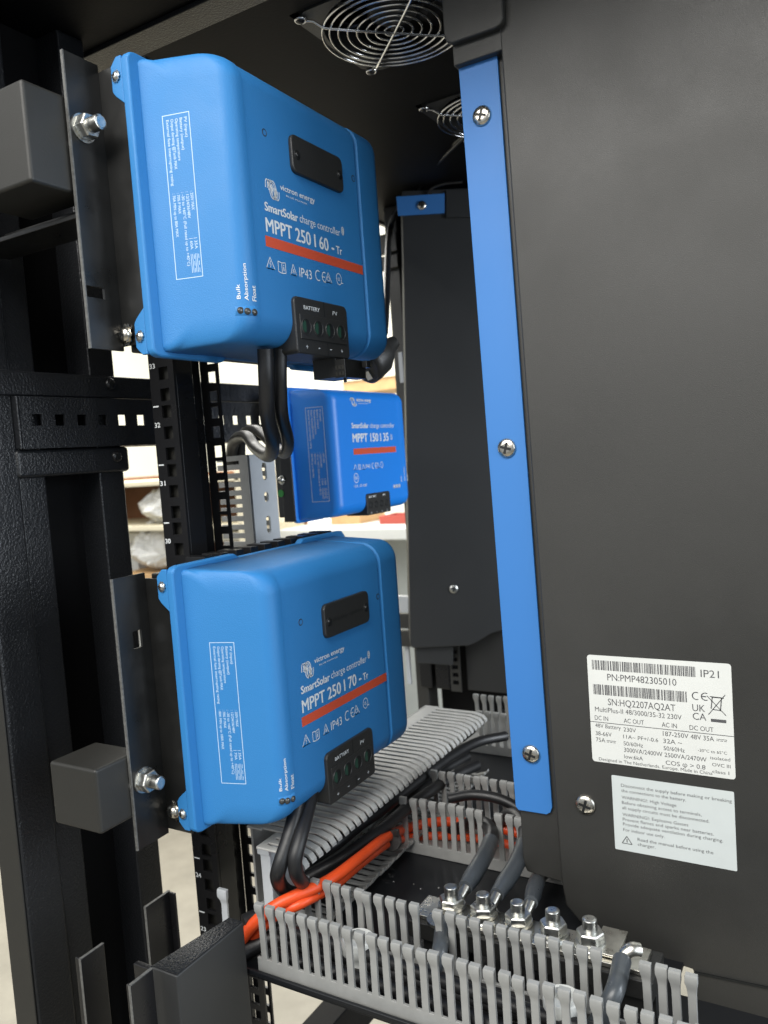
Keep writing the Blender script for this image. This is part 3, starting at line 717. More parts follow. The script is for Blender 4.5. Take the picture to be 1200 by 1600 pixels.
SM = controller('small deep blue charge controller mounted farther back, between the two large ones', -485, -436, 640, 168, -62.5, 73, 'blue2', R_=10, rim=5, inset=5, cr=12, draft=8, dtop=2, dbot=1, groove=False, ear=(5, 14))
spec_box(SM, *box_px(SM, (477, 637), (505, 635), (514, 783), (488, 785)), specs('150V', '40A', '50A'), ('35A', '35A'), 'white', .95)
def small_face(C):
    t = C['t']; surf = C['surf']; D = Decal(lambda u, v: (surf(u)+.15, u, v)); P = C['fp']
    def T(s, a, b, h, bold=0):
        (y0, z0), (y1, z1) = P(*a), P(*b); D.text(s, y0, (z0+z1)/2, h, w=y1-y0, bold=bold)
    T('victron energy', (556.5, 627), (579.5, 628), 3.4, .03); T('BLUE POWER', (560, 631), (575, 631.5), 1.0)
    (ya, za), (yb, zb) = P(546, 622), P(557, 634); w = yb-ya; zc = (za+zb)/2
    for k in range(2):
        D.arc(ya+w*(.22+.2*k), zc+1.0, w*.14, 3, 0, 180, 1.0); D.arc(ya+w*(.85-.2*k), zc-1.0, w*.14, 3, 180, 360, 1.0)
    D.arc(ya+w*.52, zc, w*.2, 3.6, 0, 360, 1.0)
    T('SmartSolar', (549.5, 669), (576, 668.5), 5.2, .035); T('charge controller', (578, 668.5), (616, 668), 5.0)
    T('MPPT 150 I 35', (551.5, 691), (607, 688.5), 8.6, .03)
    y, z = P(611.5, 686); D.arc(y, z+2.3, 1.4, 2.8, 0, 360, .9)
    y, z = P(555.5, 734); D.tri(y, z, 6.6, 5.4, .6)
    y, z = P(562, 733.5); D.frame(y-2.4, z, y+2.4, z+5, .6); D.rect(y-.3, z, y+.3, z+5)
    y, z = P(568, 733.5); D.tri(y, z, 5.2, 5.4, .6)
    T('IP43', (571.5, 731.5), (578.5, 731), 3.8)
    y, z = P(583, 731.5); D.arc(y, z+2.5, 2.2, 2.8, 60, 300, .8)
    y, z = P(588, 731); D.arc(y, z+2.5, 2.2, 2.8, 60, 300, .8); D.line([(y-1.6, z+2.5), (y+.4, z+2.5)], .6)
    y, z = P(590.5, 730.5); D.tri(y, z, 6, 5.2, .6)
    y, z = P(596.5, 728.5); D.arc(y, z+1.6, 2.6, 3.2, 0, 360, .6)
    y, z = P(556.5, 747); D.arc(y, z, 4.3, 4.8, 0, 360, .6); D.text('E4', y-2.6, z-1.7, 3.6, w=5)
    T('10 R - 05 4382', (553.5, 762), (573.5, 759.5), 2.7)
    y, z = P(634, 750); D.text('Bulk', y-9, z-1, 2.6, w=6, ang=pi/2); D.text('Absorption', y-1.5, z-1, 2.6, w=16, ang=pi/2); D.text('Float', y+5, z-1, 2.6, w=7, ang=pi/2)
    D.build('front_lettering', 'white', t)
    (y0, z0), (y1, z1) = P(552, 701.5), P(618, 697); _, z2 = P(552, 711.5)
    zt = (z0+z1)/2; Decal(lambda u, v: (surf(u)+.15, u, v)).rect(y0, zt-6.2, y1, zt).build('orange_stripe', 'redbar', t)
    (a0, b0), (a1, b1), (a2, b2) = P(572, 772), P(607, 768), P(608, 798)
    ya, yb = a0-1.5, a1+1; zt, zb = (b0+b1)/2+.5, C['z0']+1
    r = 3; pts = []
    for cy, cz, q in ((yb-r, zt-r, 0), (ya+r, zt-r, 90)):
        for k in range(5): a = radians(q+k*22.5); pts.append((cy+r*cos(a), cz+r*sin(a)))
    pts += [(ya, zb), (yb, zb)]
    X = C['x1']+1.2
    tb = MB().prism([(C['x1']-25, a, b) for a, b in pts], (26.2, 0, 0)).build('terminal_block', 'bplast', t, bevel=.8)
    hw = yb-ya; H = zt-zb
    for k in range(4):
        MB().lathe((X, ya+hw*(.16+.22*k), zb+.46*H), (1, 0, 0), [(0, 3.7), (.6, 3.5), (.6, 3.1), (.1, 3.0)], 20).build('terminal_opening', 'hole', tb)
    d = Decal(lambda u, v: (X+.12, u, v)); d.text('BATTERY', ya+hw*.1, zt-H*.2, 2, w=hw*.3, bold=.03); d.text('PV', ya+hw*.68, zt-H*.2, 2, w=hw*.1, bold=.03)
    for k, s_ in enumerate('+--+'):
        u = ya+hw*(.16+.22*k); v = zb+H*.1; d.rect(u-1, v-.25, u+1, v+.25)
        if s_ == '+': d.rect(u-.25, v-1, u+.25, v+1)
    d.build('block_lettering', 'white', tb)
    for k in range(3):
        MB().lathe((surf(C['yb']+120)-.4, C['yb']+119+5.5*k, C['z0']+27), (1, .2, 0), [(0, 2.3), (1.2, 2.0), (1.5, 1)], 16).build('indicator_lens', 'clear', t)
small_face(SM)

# =========================================================================== BRACKETS, BLOCKS, BOLTS
def hex_bolt(parent, c, n, s=7.8, hn=7.0, rs=4.6, ls=14.5, washer=True):
    n = Vector(n).normalized(); c = Vector(c)
    nut = MB(); nut.lathe(c+n*1.2, n, [(0, s*.93), (.7, s), (hn-.8, s), (hn, s*.90)], 6, phase=.35, smooth=False); o = nut.build('nut', 'steel', parent, bevel=.5)
    st = MB(); prof = []; k = 0; h = hn
    while h < ls: prof += [(h, rs*.90), (h+.45, rs)]; h += .9
    prof.append((ls+.2, rs*.88)); prof.append((ls+.8, rs*.74)); st.lathe(c+n*1.2, n, prof, 20); st.build('threaded_stud', 'steel', parent)
    if washer: MB().lathe(c, n, [(0, s*1.12), (1.2, s*1.12)], 28).build('washer', 'steel', parent, bevel=.2)
def bracket(label, xa, ya, yf, zt, zb, xr, slot, bolt, screws, group):
    t = thing('mounting_bracket', label, 'bracket', (xa, yf, zb), group)
    mb = MB()
    # plate facing +x, its slots cut as real openings, then the fold facing the camera
    hs = [slot] if slot else []
    holed(mb, 'x', xa, -2, ya, yf-.1, zb, zt, hs)
    fix(mb.build('side_plate', 'sheet', t))
    MB().box((xa-2, ya-1.0, zb), (xa, ya-.05, zt)).build('raw_edge', 'edge', t)
    MB().box((xa-2, yf, zb+3), (xr, yf+2, zt-4)).build('front_plate', 'sheet', t, bevel=.5)
    hex_bolt(t, bolt, (1, 0, 0))
    for s_ in screws: pan_screw(t, s_, (-.25, -1, .02), 5.0, 4.2, 'screw', 'nick', True)
    return t
q = at(188, 522, 'y', 364); bracket('upper folded black bracket holding the upper blue controller', -403, 344, 369.5, 255.5, 78, -380.5, (351, at(134, 454, 'x', -403).z, 14, 7), (-403, 353, 212), [(q.x, 369.2, q.z)], 'folded black brackets behind the blue controllers')
q = at(264, 1272, 'y', 382); bracket('lower folded black bracket holding the lower blue controller', -423, 360, 387.5, -69, -254, -400.5, (376, at(211, 1000, 'x', -423).z, 8, 12), (-423, 369.5, -208.5), [(q.x, 387.2, q.z)], 'folded black brackets behind the blue controllers')
def block(label, x0, x1, y0, y1, z0, z1):
    t = thing('spacer_block', label, 'block', ((x0+x1)/2, (y0+y1)/2, z0), 'square dark blocks bolted to the brackets')
    MB().box((x0, y0, z0), (x1, y1, z1)).build('block_body', 'rubber', t, bevel=2.2, seg=4)
    MB().lathe((x1-.5, (y0+y1)/2+10, (z0+z1)/2), (1, 0, 0), [(0, 4.2), (1.8, 4.2)], 16).build('bolt_shank', 'steel', t)
    return t
A = at(78, 1195, 'y', 333)
block('lower square dark block bolted beside the lower bracket', A.x-1, -425.4, 333, 372, -231.5, -188.5)
block('upper square dark block at the left edge, beside the upper bracket', -470, -406.5, 315, 362, 172, 230)
# small arm under the upper block
bk = thing('support_arm', 'thin black angle arm below the upper square block', 'arm', (-440, 350, 160))
MB().box((-520, 346, 158), (-407, 378, 161)).build('arm_plate', 'sheet', bk, bevel=.5); MB().box((-520, 376, 161), (-407, 378, 176)).build('arm_flange', 'sheet', bk, bevel=.5)
# angle brackets at the bottom left
def angle_iron(label, a, b, depth, x, fl, far=0):
    """a,b photo pixels of the near and far top corner of a plate lying in the plane x"""
    A = at(*a, 'x', x); B = at(*b, 'x', x); zt = (A.z+B.z)/2
    t = thing('angle_bracket', label, 'bracket', (x, A.y, zt-depth), 'cut black angle brackets at the lower left')
    MB().box((x-2, A.y, zt-depth), (x, B.y, zt)).build('web_plate', 'blk', t, bevel=.6)
    MB().box((x-2, A.y-.3, zt-depth), (x+.1, A.y-.02, zt)).build('raw_edge', 'edge', t)
    MB().box((x-2, A.y+.3, zt), (x, B.y, zt+.35)).build('raw_edge', 'edge', t)
    MB().box((x-2-fl, A.y, zt-depth), (x-2.1, A.y+2, zt)).build('flange_plate', 'blk', t, bevel=.6)
    if far: MB().box((x+.1, B.y-2, zt-depth), (x+far, B.y, zt)).build('far_flange', 'blk', t, bevel=.6)
angle_iron('cut black angle bracket lowest at the left, in front of the dark side panel', (127, 1506), (162, 1468), 300, -440, 4)
angle_iron('cut black angle bracket rising in front of the bright floor gap', (228, 1418), (266, 1392), 300, -445, 1, 6)
angle_iron('short black angle bracket leaning on the lower side beam', (203, 1531), (240, 1523), 200, -372, 2)

# =========================================================================== WIRING DUCTS
def tine(mb, o, U, Nn, Lr, h, w, th=1.6, head=6.6, flare=1.13, bend=1.3):
    """one finger of a slotted duct wall: o = foot centre, U = up, Nn = outwards, Lr = along the wall"""
    o, U, Nn, Lr = Vector(o), Vector(U), Vector(Nn), Vector(Lr)
    secs = [(0, w*.90, 0), (2.2, w*.78, 0), (h-head-5, w*.78, 0), (h-head-1.5, w*.90, bend*.5), (h-head+2, w*flare, bend), (h-1.2, w*flare, bend), (h, w*(flare-.08), bend-.6)]
    rings = []
    for u, ww, b_ in secs:
        tt = th*(1.5 if u > h-head else 1)
        c = o+U*u+Nn*b_; rings.append([c-Lr*ww/2-Nn*tt/2, c+Lr*ww/2-Nn*tt/2, c+Lr*ww/2+Nn*tt/2, c-Lr*ww/2+Nn*tt/2])
    mb.loft(rings, True, False)
def duct_x(label, walls, x0, x1, y0, y1, zb, group='slotted grey wiring ducts', m='duct', ends=None):
    t = thing('wiring_duct', label, 'wiring duct', ((x0+x1)/2, (y0+y1)/2, zb), group)
    MB().box((x0, y0+1.2, zb), (x1, y1-1.2, zb+1.6)).build('duct_base', m, t, bevel=.3)
    for i, (y, ztip, xs, nn) in enumerate(walls):
        mb = MB(); foot = zb+9.5
        xe_ = ends[i] if ends and ends[i] is not None else x1
        mb.box((x0, y-1.1, zb), (xe_, y+1.1, foot)); xs = [x for x in xs if x < xe_-2]
        for x in xs: tine(mb, (x+random.uniform(-.35, .35), y, foot-.2), Vector((random.choice([1, 1, 1, 2.6])*random.uniform(-.012, .012), random.choice([1, 1, 1, 2.2])*random.uniform(-.014, .014), 1)), (0, nn, 0), (1, 0, 0), ztip-foot+random.uniform(-.4, .4), 5.9, 2.1)
        o = mb.build('slotted_wall', m, t, bevel=.3, seg=1)
    return t
ZP = -291; ZS = -340
def xs_at(l, y, oy=1200, sc=2.4, ox=380, ty=1405):
    out = []
    for v in l:
        px = ox+v/sc
        # tips lie on the level ZP: follow the line in the photo by solving for it
        py = 1405
        for _ in range(12):
            q = at(px, py, 'y', y); py += (q.z-ZP)*1.9
        out.append(at(px, py, 'y', y).x)
    return out
fr = xs_at([65, 122, 160, 203, 243, 285, 327, 370, 413, 455, 500, 546, 590, 638, 685, 733, 781, 832, 882, 935, 988, 1040, 1095, 1148], 393)
st = (fr[-1]-fr[0])/(len(fr)-1)
fr2 = [fr[0]+st*i for i in range(64)]
br = xs_at([235, 272, 313, 352, 392, 432, 470, 512, 555, 598, 642, 728, 775, 822, 870, 920, 968, 1018, 1068, 1115, 1170], 433)
brr = br+[br[-1]+8*i for i in (1, 2, 3)]+[br[-1]+8*i+12 for i in range(5, 26)]
duct_x('long front slotted grey duct crossing the foot of the photo', [(393, ZP, fr2, -1), (433, ZP, brr, -1)], fr[0]-6, 200, 391, 435, ZS+.4, ends=[None, at(1088, 1530, 'y', 433).x])
mr = xs_at([600, 638, 675, 710, 746, 782, 817, 853, 885, 963, 998], 573)
duct_x('middle slotted grey duct carrying the orange cable behind the terminal studs', [(573, ZP, mr+[mr[-1]+8.4*i for i in range(1, 30)], -1), (633, ZP, [mr[0]+8.4*i for i in range(0, 36)], -1)], mr[0]-5, -106, 571, 635, ZS+.4)
A = at(750, 1110, 'z', ZP)
duct_x('rear slotted grey duct beside the blue strip, deepest on the shelf', [(A.y, ZP, [A.x+9.5*i for i in range(0, 24)], -1), (A.y+55, ZP, [A.x+9.5*i for i in range(-3, 20)], -1)], A.x-32, -106, A.y-2, A.y+57, ZS+.4)
duct_x('low slotted grey duct tucked under the large inverter at the bottom right', [(522, -366, [-92+8*i for i in range(28)], -1), (562, -366, [-92+8*i for i in range(28)], -1)], -96, 135, 520, 564, -426)
# duct that runs into the depth with its fingers pointing right
t = thing('wiring_duct', 'slotted grey duct running away from the camera under the lower controller, its fingers pointing right', 'wiring duct', (-365, 580, -344), 'slotted grey wiring ducts')
MB().box((-402, 448, -339), (-400, 738, -269)).build('duct_base', 'duct', t, bevel=.3)
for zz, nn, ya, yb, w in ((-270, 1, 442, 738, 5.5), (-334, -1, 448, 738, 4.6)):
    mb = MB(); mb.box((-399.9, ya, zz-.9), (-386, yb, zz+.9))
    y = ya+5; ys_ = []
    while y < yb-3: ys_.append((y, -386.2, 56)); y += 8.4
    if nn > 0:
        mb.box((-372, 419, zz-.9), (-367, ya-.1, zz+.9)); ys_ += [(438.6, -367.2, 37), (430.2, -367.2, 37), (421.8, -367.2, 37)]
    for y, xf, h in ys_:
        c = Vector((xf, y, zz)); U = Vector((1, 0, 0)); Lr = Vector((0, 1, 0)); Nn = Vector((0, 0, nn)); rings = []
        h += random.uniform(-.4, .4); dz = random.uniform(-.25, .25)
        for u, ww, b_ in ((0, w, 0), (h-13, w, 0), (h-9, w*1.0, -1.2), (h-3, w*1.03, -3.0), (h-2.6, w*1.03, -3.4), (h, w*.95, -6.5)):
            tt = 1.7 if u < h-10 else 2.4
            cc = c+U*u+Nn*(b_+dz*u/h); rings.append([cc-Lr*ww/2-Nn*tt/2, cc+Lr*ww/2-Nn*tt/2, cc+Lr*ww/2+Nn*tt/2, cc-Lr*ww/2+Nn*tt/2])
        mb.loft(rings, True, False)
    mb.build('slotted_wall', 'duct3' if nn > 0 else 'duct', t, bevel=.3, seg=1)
# vertical duct on the left wall
t = thing('wiring_duct', 'upright slotted pale grey duct with oval holes beside the small controller', 'wiring duct', (-480, 580, -340), 'slotted grey wiring ducts')
XB = -467; zt = 8.6; yn = 561; yfr = at(432, 760, 'x', XB).y
mb = MB(); n = 14; oz = []
z = zt-14
while z > -340: oz.append(z); z -= 25.5
# back with oval openings, built as strips round each opening
yc = (yn+yfr)/2; zz = zt
V = []
bmv = MB()
def oval_strip(mb, z1, z0, yc, hy, hz, zc):
    """rectangular cell with an oval opening; ring of quads"""
    k = 24; inn = []; out = []
    for i in range(k):
        a = 2*pi*i/k; ca, sa = cos(a), sin(a)
        inn.append((yc+hy*ca, zc+(hz-hy)*(1 if sa > 0 else -1 if sa < 0 else 0)+hy*sa))
        dy = (yfr-yn)/2; dz = (z1-z0)/2; s_ = 1/max(abs(ca)/dy, abs(sa)/dz); out.append([(yn+yfr)/2+ca*s_, (z0+z1)/2+sa*s_])
    for cy_ in (yn, yfr):
        for cz_ in (z0, z1):
            j = min(range(k), key=lambda i: (out[i][0]-cy_)**2+(out[i][1]-cz_)**2); out[j] = [cy_, cz_]
    for x in (XB, XB-1.8):
        mb.add([(x, *p) for p in inn]+[(x, *p) for p in out], [(i, (i+1) % k, k+(i+1) % k, k+i) for i in range(k)])
    mb.add([(XB, *p) for p in inn]+[(XB-1.8, *p) for p in inn], [(i, (i+1) % k, k+(i+1) % k, k+i) for i in range(k)])
tops = [zt]+[(a+b)/2 for a, b in zip(oz, oz[1:])]+[-345]
for i, z in enumerate(oz):
    oval_strip(bmv, tops[i], tops[i+1], yc+2, 3.2, 8 if i % 2 == 0 else 4.6, z-2 if i == 0 else z)
fix(bmv.build('duct_base', 'duct2', t))  # base paler and bluer than the walls: side light put into its colour
for yy in (yn, yfr):
    mb = MB(); mb.box((XB-1.8, yy-.9, -345), (XB-12, yy+.9, zt)); z = zt-2.5
    while z > -343:
        mb.box((XB-11.9, yy-.8, z-2.5), (XB-38, yy+.8, z+2.3)); z -= 7.8
    mb.build('slotted_wall', 'duct', t, bevel=.25, seg=1)
# short loose finger standing by the lower side beam
t = thing('duct_finger', 'single bent grey duct finger sticking up by the lower numbered post', 'duct piece', (-400, 420, -345))
A = at(352, 1430, 'y', 440); mb = MB(); tine(mb, (A.x, 440, A.z-8), (0.04, 0, 1), (0, -1, 0), (1, 0, 0), 30, 7.5, 1.8, 8, 1.25, 2); mb.build('finger', 'duct2', t, bevel=.3)
# folded grey end plate of the front duct
t = thing('duct_end_plate', 'tall folded pale grey end plate at the left end of the front duct', 'duct piece', (-370, 430, -345))
A = at(405, 1318, 'y', 440); B = at(440, 1310, 'y', 470)
mb = MB(); mb.prism([(A.x, 440, A.z-5), (A.x+9, 440, A.z-6), (A.x+9, 440, -345), (A.x, 440, -345)], (0, 1.8, 0))
mb.box((A.x+7.2, 441.9, -345), (A.x+9, 480, A.z-2)); mb.box((A.x-2, 439, A.z-8), (A.x+9, 442, A.z-3)); mb.build('end_plate', 'duct2', t, bevel=.5)

# =========================================================================== CABLES
def cable(label, pts, r, m='cable', name='cable', cat='cable', group=None, n=9, sub=None):
    o = MB().tube(spline(pts, n), r, 16).build(name, m); tag(o, label, cat, group); return o
G = 'thick black cables hanging from the blue controllers'
cable('thick black cable looping from the upper controller, the left one of its pair', pxpath([(414, 545, 425), (416, 600, 428), (418, 650, 438), (426, 692, 460), (420, 712, 495), (400, 700, 520), (385, 682, 540), (366, 690, 560), (360, 725, 575)]), 5.2, group=G)
cable('thick black cable looping from the upper controller, the right one of its pair', pxpath([(438, 545, 440), (438, 600, 442), (441, 650, 452), (450, 690, 478), (444, 708, 510), (424, 692, 535), (400, 672, 560), (378, 682, 575), (376, 730, 585)]), 4.6, group=G)
cable('thick black cable dropping from the lower controller, the left one of its pair', pxpath([(470, 1232, 442), (463, 1265, 432), (451, 1310, 418), (438, 1350, 408), (434, 1372, 410), (446, 1392, 428), (470, 1400, 446), (500, 1410, 452)]), 5.3, group=G)
cable('thick black cable dropping from the lower controller, the right one of its pair', pxpath([(490, 1222, 456), (482, 1262, 440), (469, 1310, 420), (461, 1345, 412), (467, 1372, 418), (490, 1392, 446), (530, 1410, 456)]), 5.0, group=G)
GO = 'orange cables on the shelf'
cable('orange cable, upper run, sweeping from the front duct into the middle duct', [at(370, 1478, 'y', 398)]+pxpath([(400, 1440, 402), (440, 1410, 412), (510, 1378, 440), (560, 1342, 480), (604, 1308, 535), (640, 1293, 590), (690, 1284, 604), (760, 1290, 608), (815, 1303, 612), (860, 1315, 612)]), 4.2, 'orange', group=GO)
cable('orange cable, lower run, starting beside the first duct fingers', [at(372, 1500, 'y', 400)]+pxpath([(400, 1462, 406), (430, 1432, 412), (470, 1412, 420), (520, 1385, 450), (565, 1348, 490), (606, 1318, 540), (640, 1309, 585), (690, 1306, 598), (760, 1312, 600), (815, 1325, 600)]), 3.5, 'orange', group=GO)
GB = 'black cables bundled along the receding duct'
for lab, pts_, r_c in (('black cable in the bundle nearest the fingers of the receding duct', [(470, 1352, -318), (520, 1322, -306), (560, 1290, -301), (600, 1262, -299), (650, 1222, -298), (700, 1185, -298), (745, 1160, -300), (790, 1150, -304)], 5.0),
      ('black cable in the bundle lying along the orange cables', [(480, 1372, -322), (530, 1344, -310), (575, 1312, -304), (610, 1284, -302), (650, 1252, -302), (700, 1218, -304), (745, 1196, -308)], 5.0),
      ('black cable lowest in the bundle under the receding duct', [(500, 1378, -330), (560, 1328, -318), (620, 1262, -314), (680, 1212, -314), (730, 1182, -316)], 4.6)):
    cable(lab, pxpath(pts_, 'z'), r_c, group=GB)
cable('black cable leaving the middle duct over its tips behind the blue strip', pxpath([(700, 1248, 600), (740, 1242, 612), (785, 1250, 618), (830, 1275, 620)]), 4.5, group=GB)
cable('black cable entering the left end of the front duct, the upper one', [at(380, 1440, 'y', 400), at(400, 1432, 'y', 408), at(430, 1436, 'y', 414), at(470, 1450, 'y', 416)], 4.6, group='black cables entering the front duct')
cable('black cable entering the left end of the front duct, the lower one', [at(376, 1490, 'y', 396), at(400, 1478, 'y', 404), at(430, 1466, 'y', 412), at(480, 1482, 'y', 414), at(520, 1500, 'y', 412)], 5.6, group='black cables entering the front duct')
for i, (y_, z_, r_c, lab) in enumerate(((401, ZS+7.6, 5.2, 'black cable lying in the front duct right behind its near fingers'), (413, ZS+13, 5.6, 'black cable lying along the middle of the front duct'), (424.5, ZS+7.6, 5.0, 'black cable lying in the front duct against its far wall'), (407, ZS+22, 4.2, 'thinner black cable on top of those in the front duct'))):
    cable(lab, [(-345+60*k, y_+2.2*sin(k*1.3+i*2), z_+1.2*sin(k*.9+i)+(0 if i < 3 else 2*cos(k))) for k in range(0, 10)], r_c, group='black cables lying in the front duct')
# cable tie round the orange pair
t = MB(); c_ = at(612, 1313, 'y', 540); dirv = (at(640, 1300, 'y', 588)-at(590, 1325, 'y', 510)).normalized()
t.lathe(c_-dirv*1.6, dirv, [(0, 8.2), (3.2, 8.2)], 20); t.box(c_+Vector((3, -2, 5)), c_+Vector((7, 2, 10)))
tag(t.build('cable_tie', 'bplast', None, bevel=.4), 'small black cable tie round the orange cables', 'cable tie')
# thin wires curving down from the roof
for i, (lab, o_) in enumerate((('thin black wire curving from the far fan, outer one', 0), ('thin black wire curving from the far fan, inner one', 5))):
    cable(lab, pxpath([(735, 205, 830), (712, 222+o_, 860), (690, 243+o_*1.2, 900), (668, 268+o_, 940), (654, 292+o_, 975), (648, 330, 990)]), 1.9, 'cable', 'wire', 'wire', 'thin wires below the far fan')
cable('thin black wire coiled behind the blue tab', pxpath([(722, 284, 965), (690, 288, 965), (670, 300, 968), (664, 330, 972)]), 2.0, 'cable', 'wire', 'wire', 'thin wires below the far fan')
cable('thick black mains lead hanging behind the upper controller', pxpath([(650, 300, 975), (628, 318, 975), (616, 335, 975), (609, 362, 970), (606, 400, 900), (603, 480, 760), (600, 520, 690)]), 4, 'cable', 'mains_lead', 'cable')

# =========================================================================== PLUG AND CONNECTORS UNDER THE UPPER CONTROLLER
Y0 = 640
p = at(588, 556, 'y', Y0)
t = thing('power_plug', 'black round mains plug with steel pins hanging behind the upper controller', 'plug', p)
ax = Vector((-.32, -.80, -.50)).normalized()
MB().lathe(p-ax*10, ax, [(-16, 6), (-8, 8), (0, 13), (8, 18), (20, 19), (27, 19), (28, 17.5)], 28).build('plug_body', 'bplast', t)
s1 = ax.orthogonal().normalized(); s1 = Vector((1, -.7, 0)).normalized(); s1 = (s1-ax*s1.dot(ax)).normalized()
for k in (-1, 1):
    MB().tube([p+ax*17.5+s1*9*k, p+ax*36+s1*9*k], 2.3, 12).build('pin', 'steel', t)
    MB().lathe(p+ax*17.8+s1*9*k, ax, [(0, 3.6), (1.2, 3.4)], 16).build('pin_collar', 'steel', t)
s2 = ax.cross(s1); q = p+ax*18-s2*10*(1 if s2.z > 0 else -1)
mb = MB(); a_ = s1*4; b_ = s2*4; mb.prism([q+a_+b_, q-a_+b_, q-a_-b_, q+a_-b_], ax*1.5); mb.build('earth_clip', 'steel', t)
# terminal connectors below the far end of the upper controller
t = thing('terminal_connector', 'black push-in terminal connector below the upper controller', 'connector', at(525, 590, 'y', 495))
a = at(506, 563, 'y', 490); b = at(548, 590, 'y', 490)
MB().box((a.x-6, 484, b.z+1), (b.x-8, 510, a.z)).build('connector_body', 'bplast', t, bevel=.5)
MB().box((b.x-8, 482, b.z), (b.x+1, 510, a.z-2)).build('connector_face', 'sheet', t, bevel=.4)
MB().box((b.x+4, 500, b.z+7), (b.x+8, 506, a.z-3)).build('connector_face', 'sheet', t, bevel=.4)
mb = MB()
for i in range(3):
    for j in range(2): mb.box((b.x-7.2+2.7*i, 481.7, b.z+1.5+4.4*j), (b.x-5.2+2.7*i, 482.2, b.z+4.3+4.4*j))
mb.build('connector_sockets', 'rubber', t)
MB().tube([at(538, 586, 'y', 492), at(540, 597, 'y', 492)], 1.2, 8).build('latch_pin', 'bplast', t)
# green earth tag and grey latch left of the small controller
t = thing('earth_terminal', 'small green earth tag on the black plate left of the small controller', 'earth tag', (-478, 636, -30))
MB().box((-492, 637, -60), (-478.6, 639, 60)).build('back_plate', 'blk', t, bevel=.4)
q = at(439, 771, 'y', 636.5); MB().lathe((q.x, 636.6, q.z), (0, -1, 0), [(0, 3.6), (.5, 3.6)], 24).build('green_disc', 'blockrim', t)
q = at(440, 750, 'y', 636.5); pan_screw(t, (q.x, 636.8, q.z), (-.3, -1, 0), 3.4, 4, 'screw', 'steel', True)

# =========================================================================== TERMINAL STUDS
t = thing('busbar', 'tinned busbar with a row of bolted studs behind the front duct', 'busbar', (-150, 462, -335))
YS = 462
pts = [(705, 1397), (755, 1410), (809, 1422), (864, 1436), (922, 1455)]
z0 = sum(at(a, b+10, 'y', YS).z for a, b in pts)/5
first = at(*pts[0], 'y', YS); last = at(*pts[-1], 'y', YS)
lift = .5
MB().box((first.x-24, YS-12, z0-10), (last.x+34, YS+12, z0-7)).build('bar', 'tin', t, bevel=.6)
MB().box((first.x-26, YS-16, z0-22), (last.x+40, YS+16, z0-10.1)).build('insulating_base', 'bplast', t, bevel=1)
MB().box((first.x-20, YS-8, -340), (first.x+10, YS+8, z0-22.1)).build('foot', 'bplast', t, bevel=1)
MB().box((last.x+10, YS-8, -340), (last.x+40, YS+8, z0-22.1)).build('foot', 'bplast', t, bevel=1)
for a, b in pts:
    q = at(a, b, 'y', YS); c = Vector((q.x, YS, z0-7))
    st_ = MB().lathe(c, (0, 0, 1), [(0, 10.0), (1.4, 10.0), (1.5, 9.3), (3.0, 9.3)], 28).build('stud', 'steel', t)
    MB().lathe(c+Vector((0, 0, 3.0)), (0, 0, 1), [(0, 8.0), (.6, 8.7), (6.4, 8.7), (7.2, 7.9)], 6, phase=random.uniform(0, 1), smooth=False).build('nut', 'steel', st_, bevel=.5)
    prof = []; h = 9
    while h < 17: prof += [(h, 4.0), (h+.55, 4.6)]; h += 1.1
    prof += [(17.6, 4.0), (18.1, 3.0)]
    MB().lathe(c, (0, 0, 1), prof, 20).build('threaded_rod', 'steel', st_)
def lug_cable(label, stud_px, path, r):
    q = at(*stud_px, 'y', YS); c = Vector((q.x, YS, z0-3.6))
    t = thing('battery_cable', label, 'cable', c, 'sleeved cables bolted to the terminal studs')
    p0 = pxpath(path); end = c+Vector((2.5, 17, 5))
    sp = spline([*p0, end], 9); k = int(len(sp)*.60)
    MB().tube(sp[:k+1], r*.86, 16).build('sheath', 'cable', t)
    MB().tube(sp[k:], [r*1.02]*(len(sp)-k-4)+[r*.98, r*.9, r*.86, r*.80], 16).build('shrink_sleeve', 'gcable', t)
    MB().tube([end, end-Vector((1, 7, 3.6)), c+Vector((0, 7, 1.5))], [r*.75, r*.72, r*.62], 14, ellipse=.75).build('lug_barrel', 'tin', t)
    MB().lathe(c, (0, 0, 1), [(.1, 9.2), (2.4, 9.2)], 28).build('lug_palm', 'tin', t, bevel=.3)
lug_cable('sleeved cable arching from the middle duct to the leftmost stud', pts[0], [(690, 1312, 604), (722, 1292, 600), (752, 1285, 585), (768, 1300, 565), (764, 1322, 545), (750, 1350, 510)], 6.2)
lug_cable('sleeved cable arching from the middle duct to the second stud from the left', pts[1], [(770, 1290, 610), (800, 1272, 600), (818, 1290, 580), (818, 1320, 550), (804, 1355, 515)], 6.0)
lug_cable('sleeved cable reaching from under the blue strip to the middle stud', pts[2], [(866, 1340, 600), (850, 1362, 560), (838, 1380, 520)], 5.6)
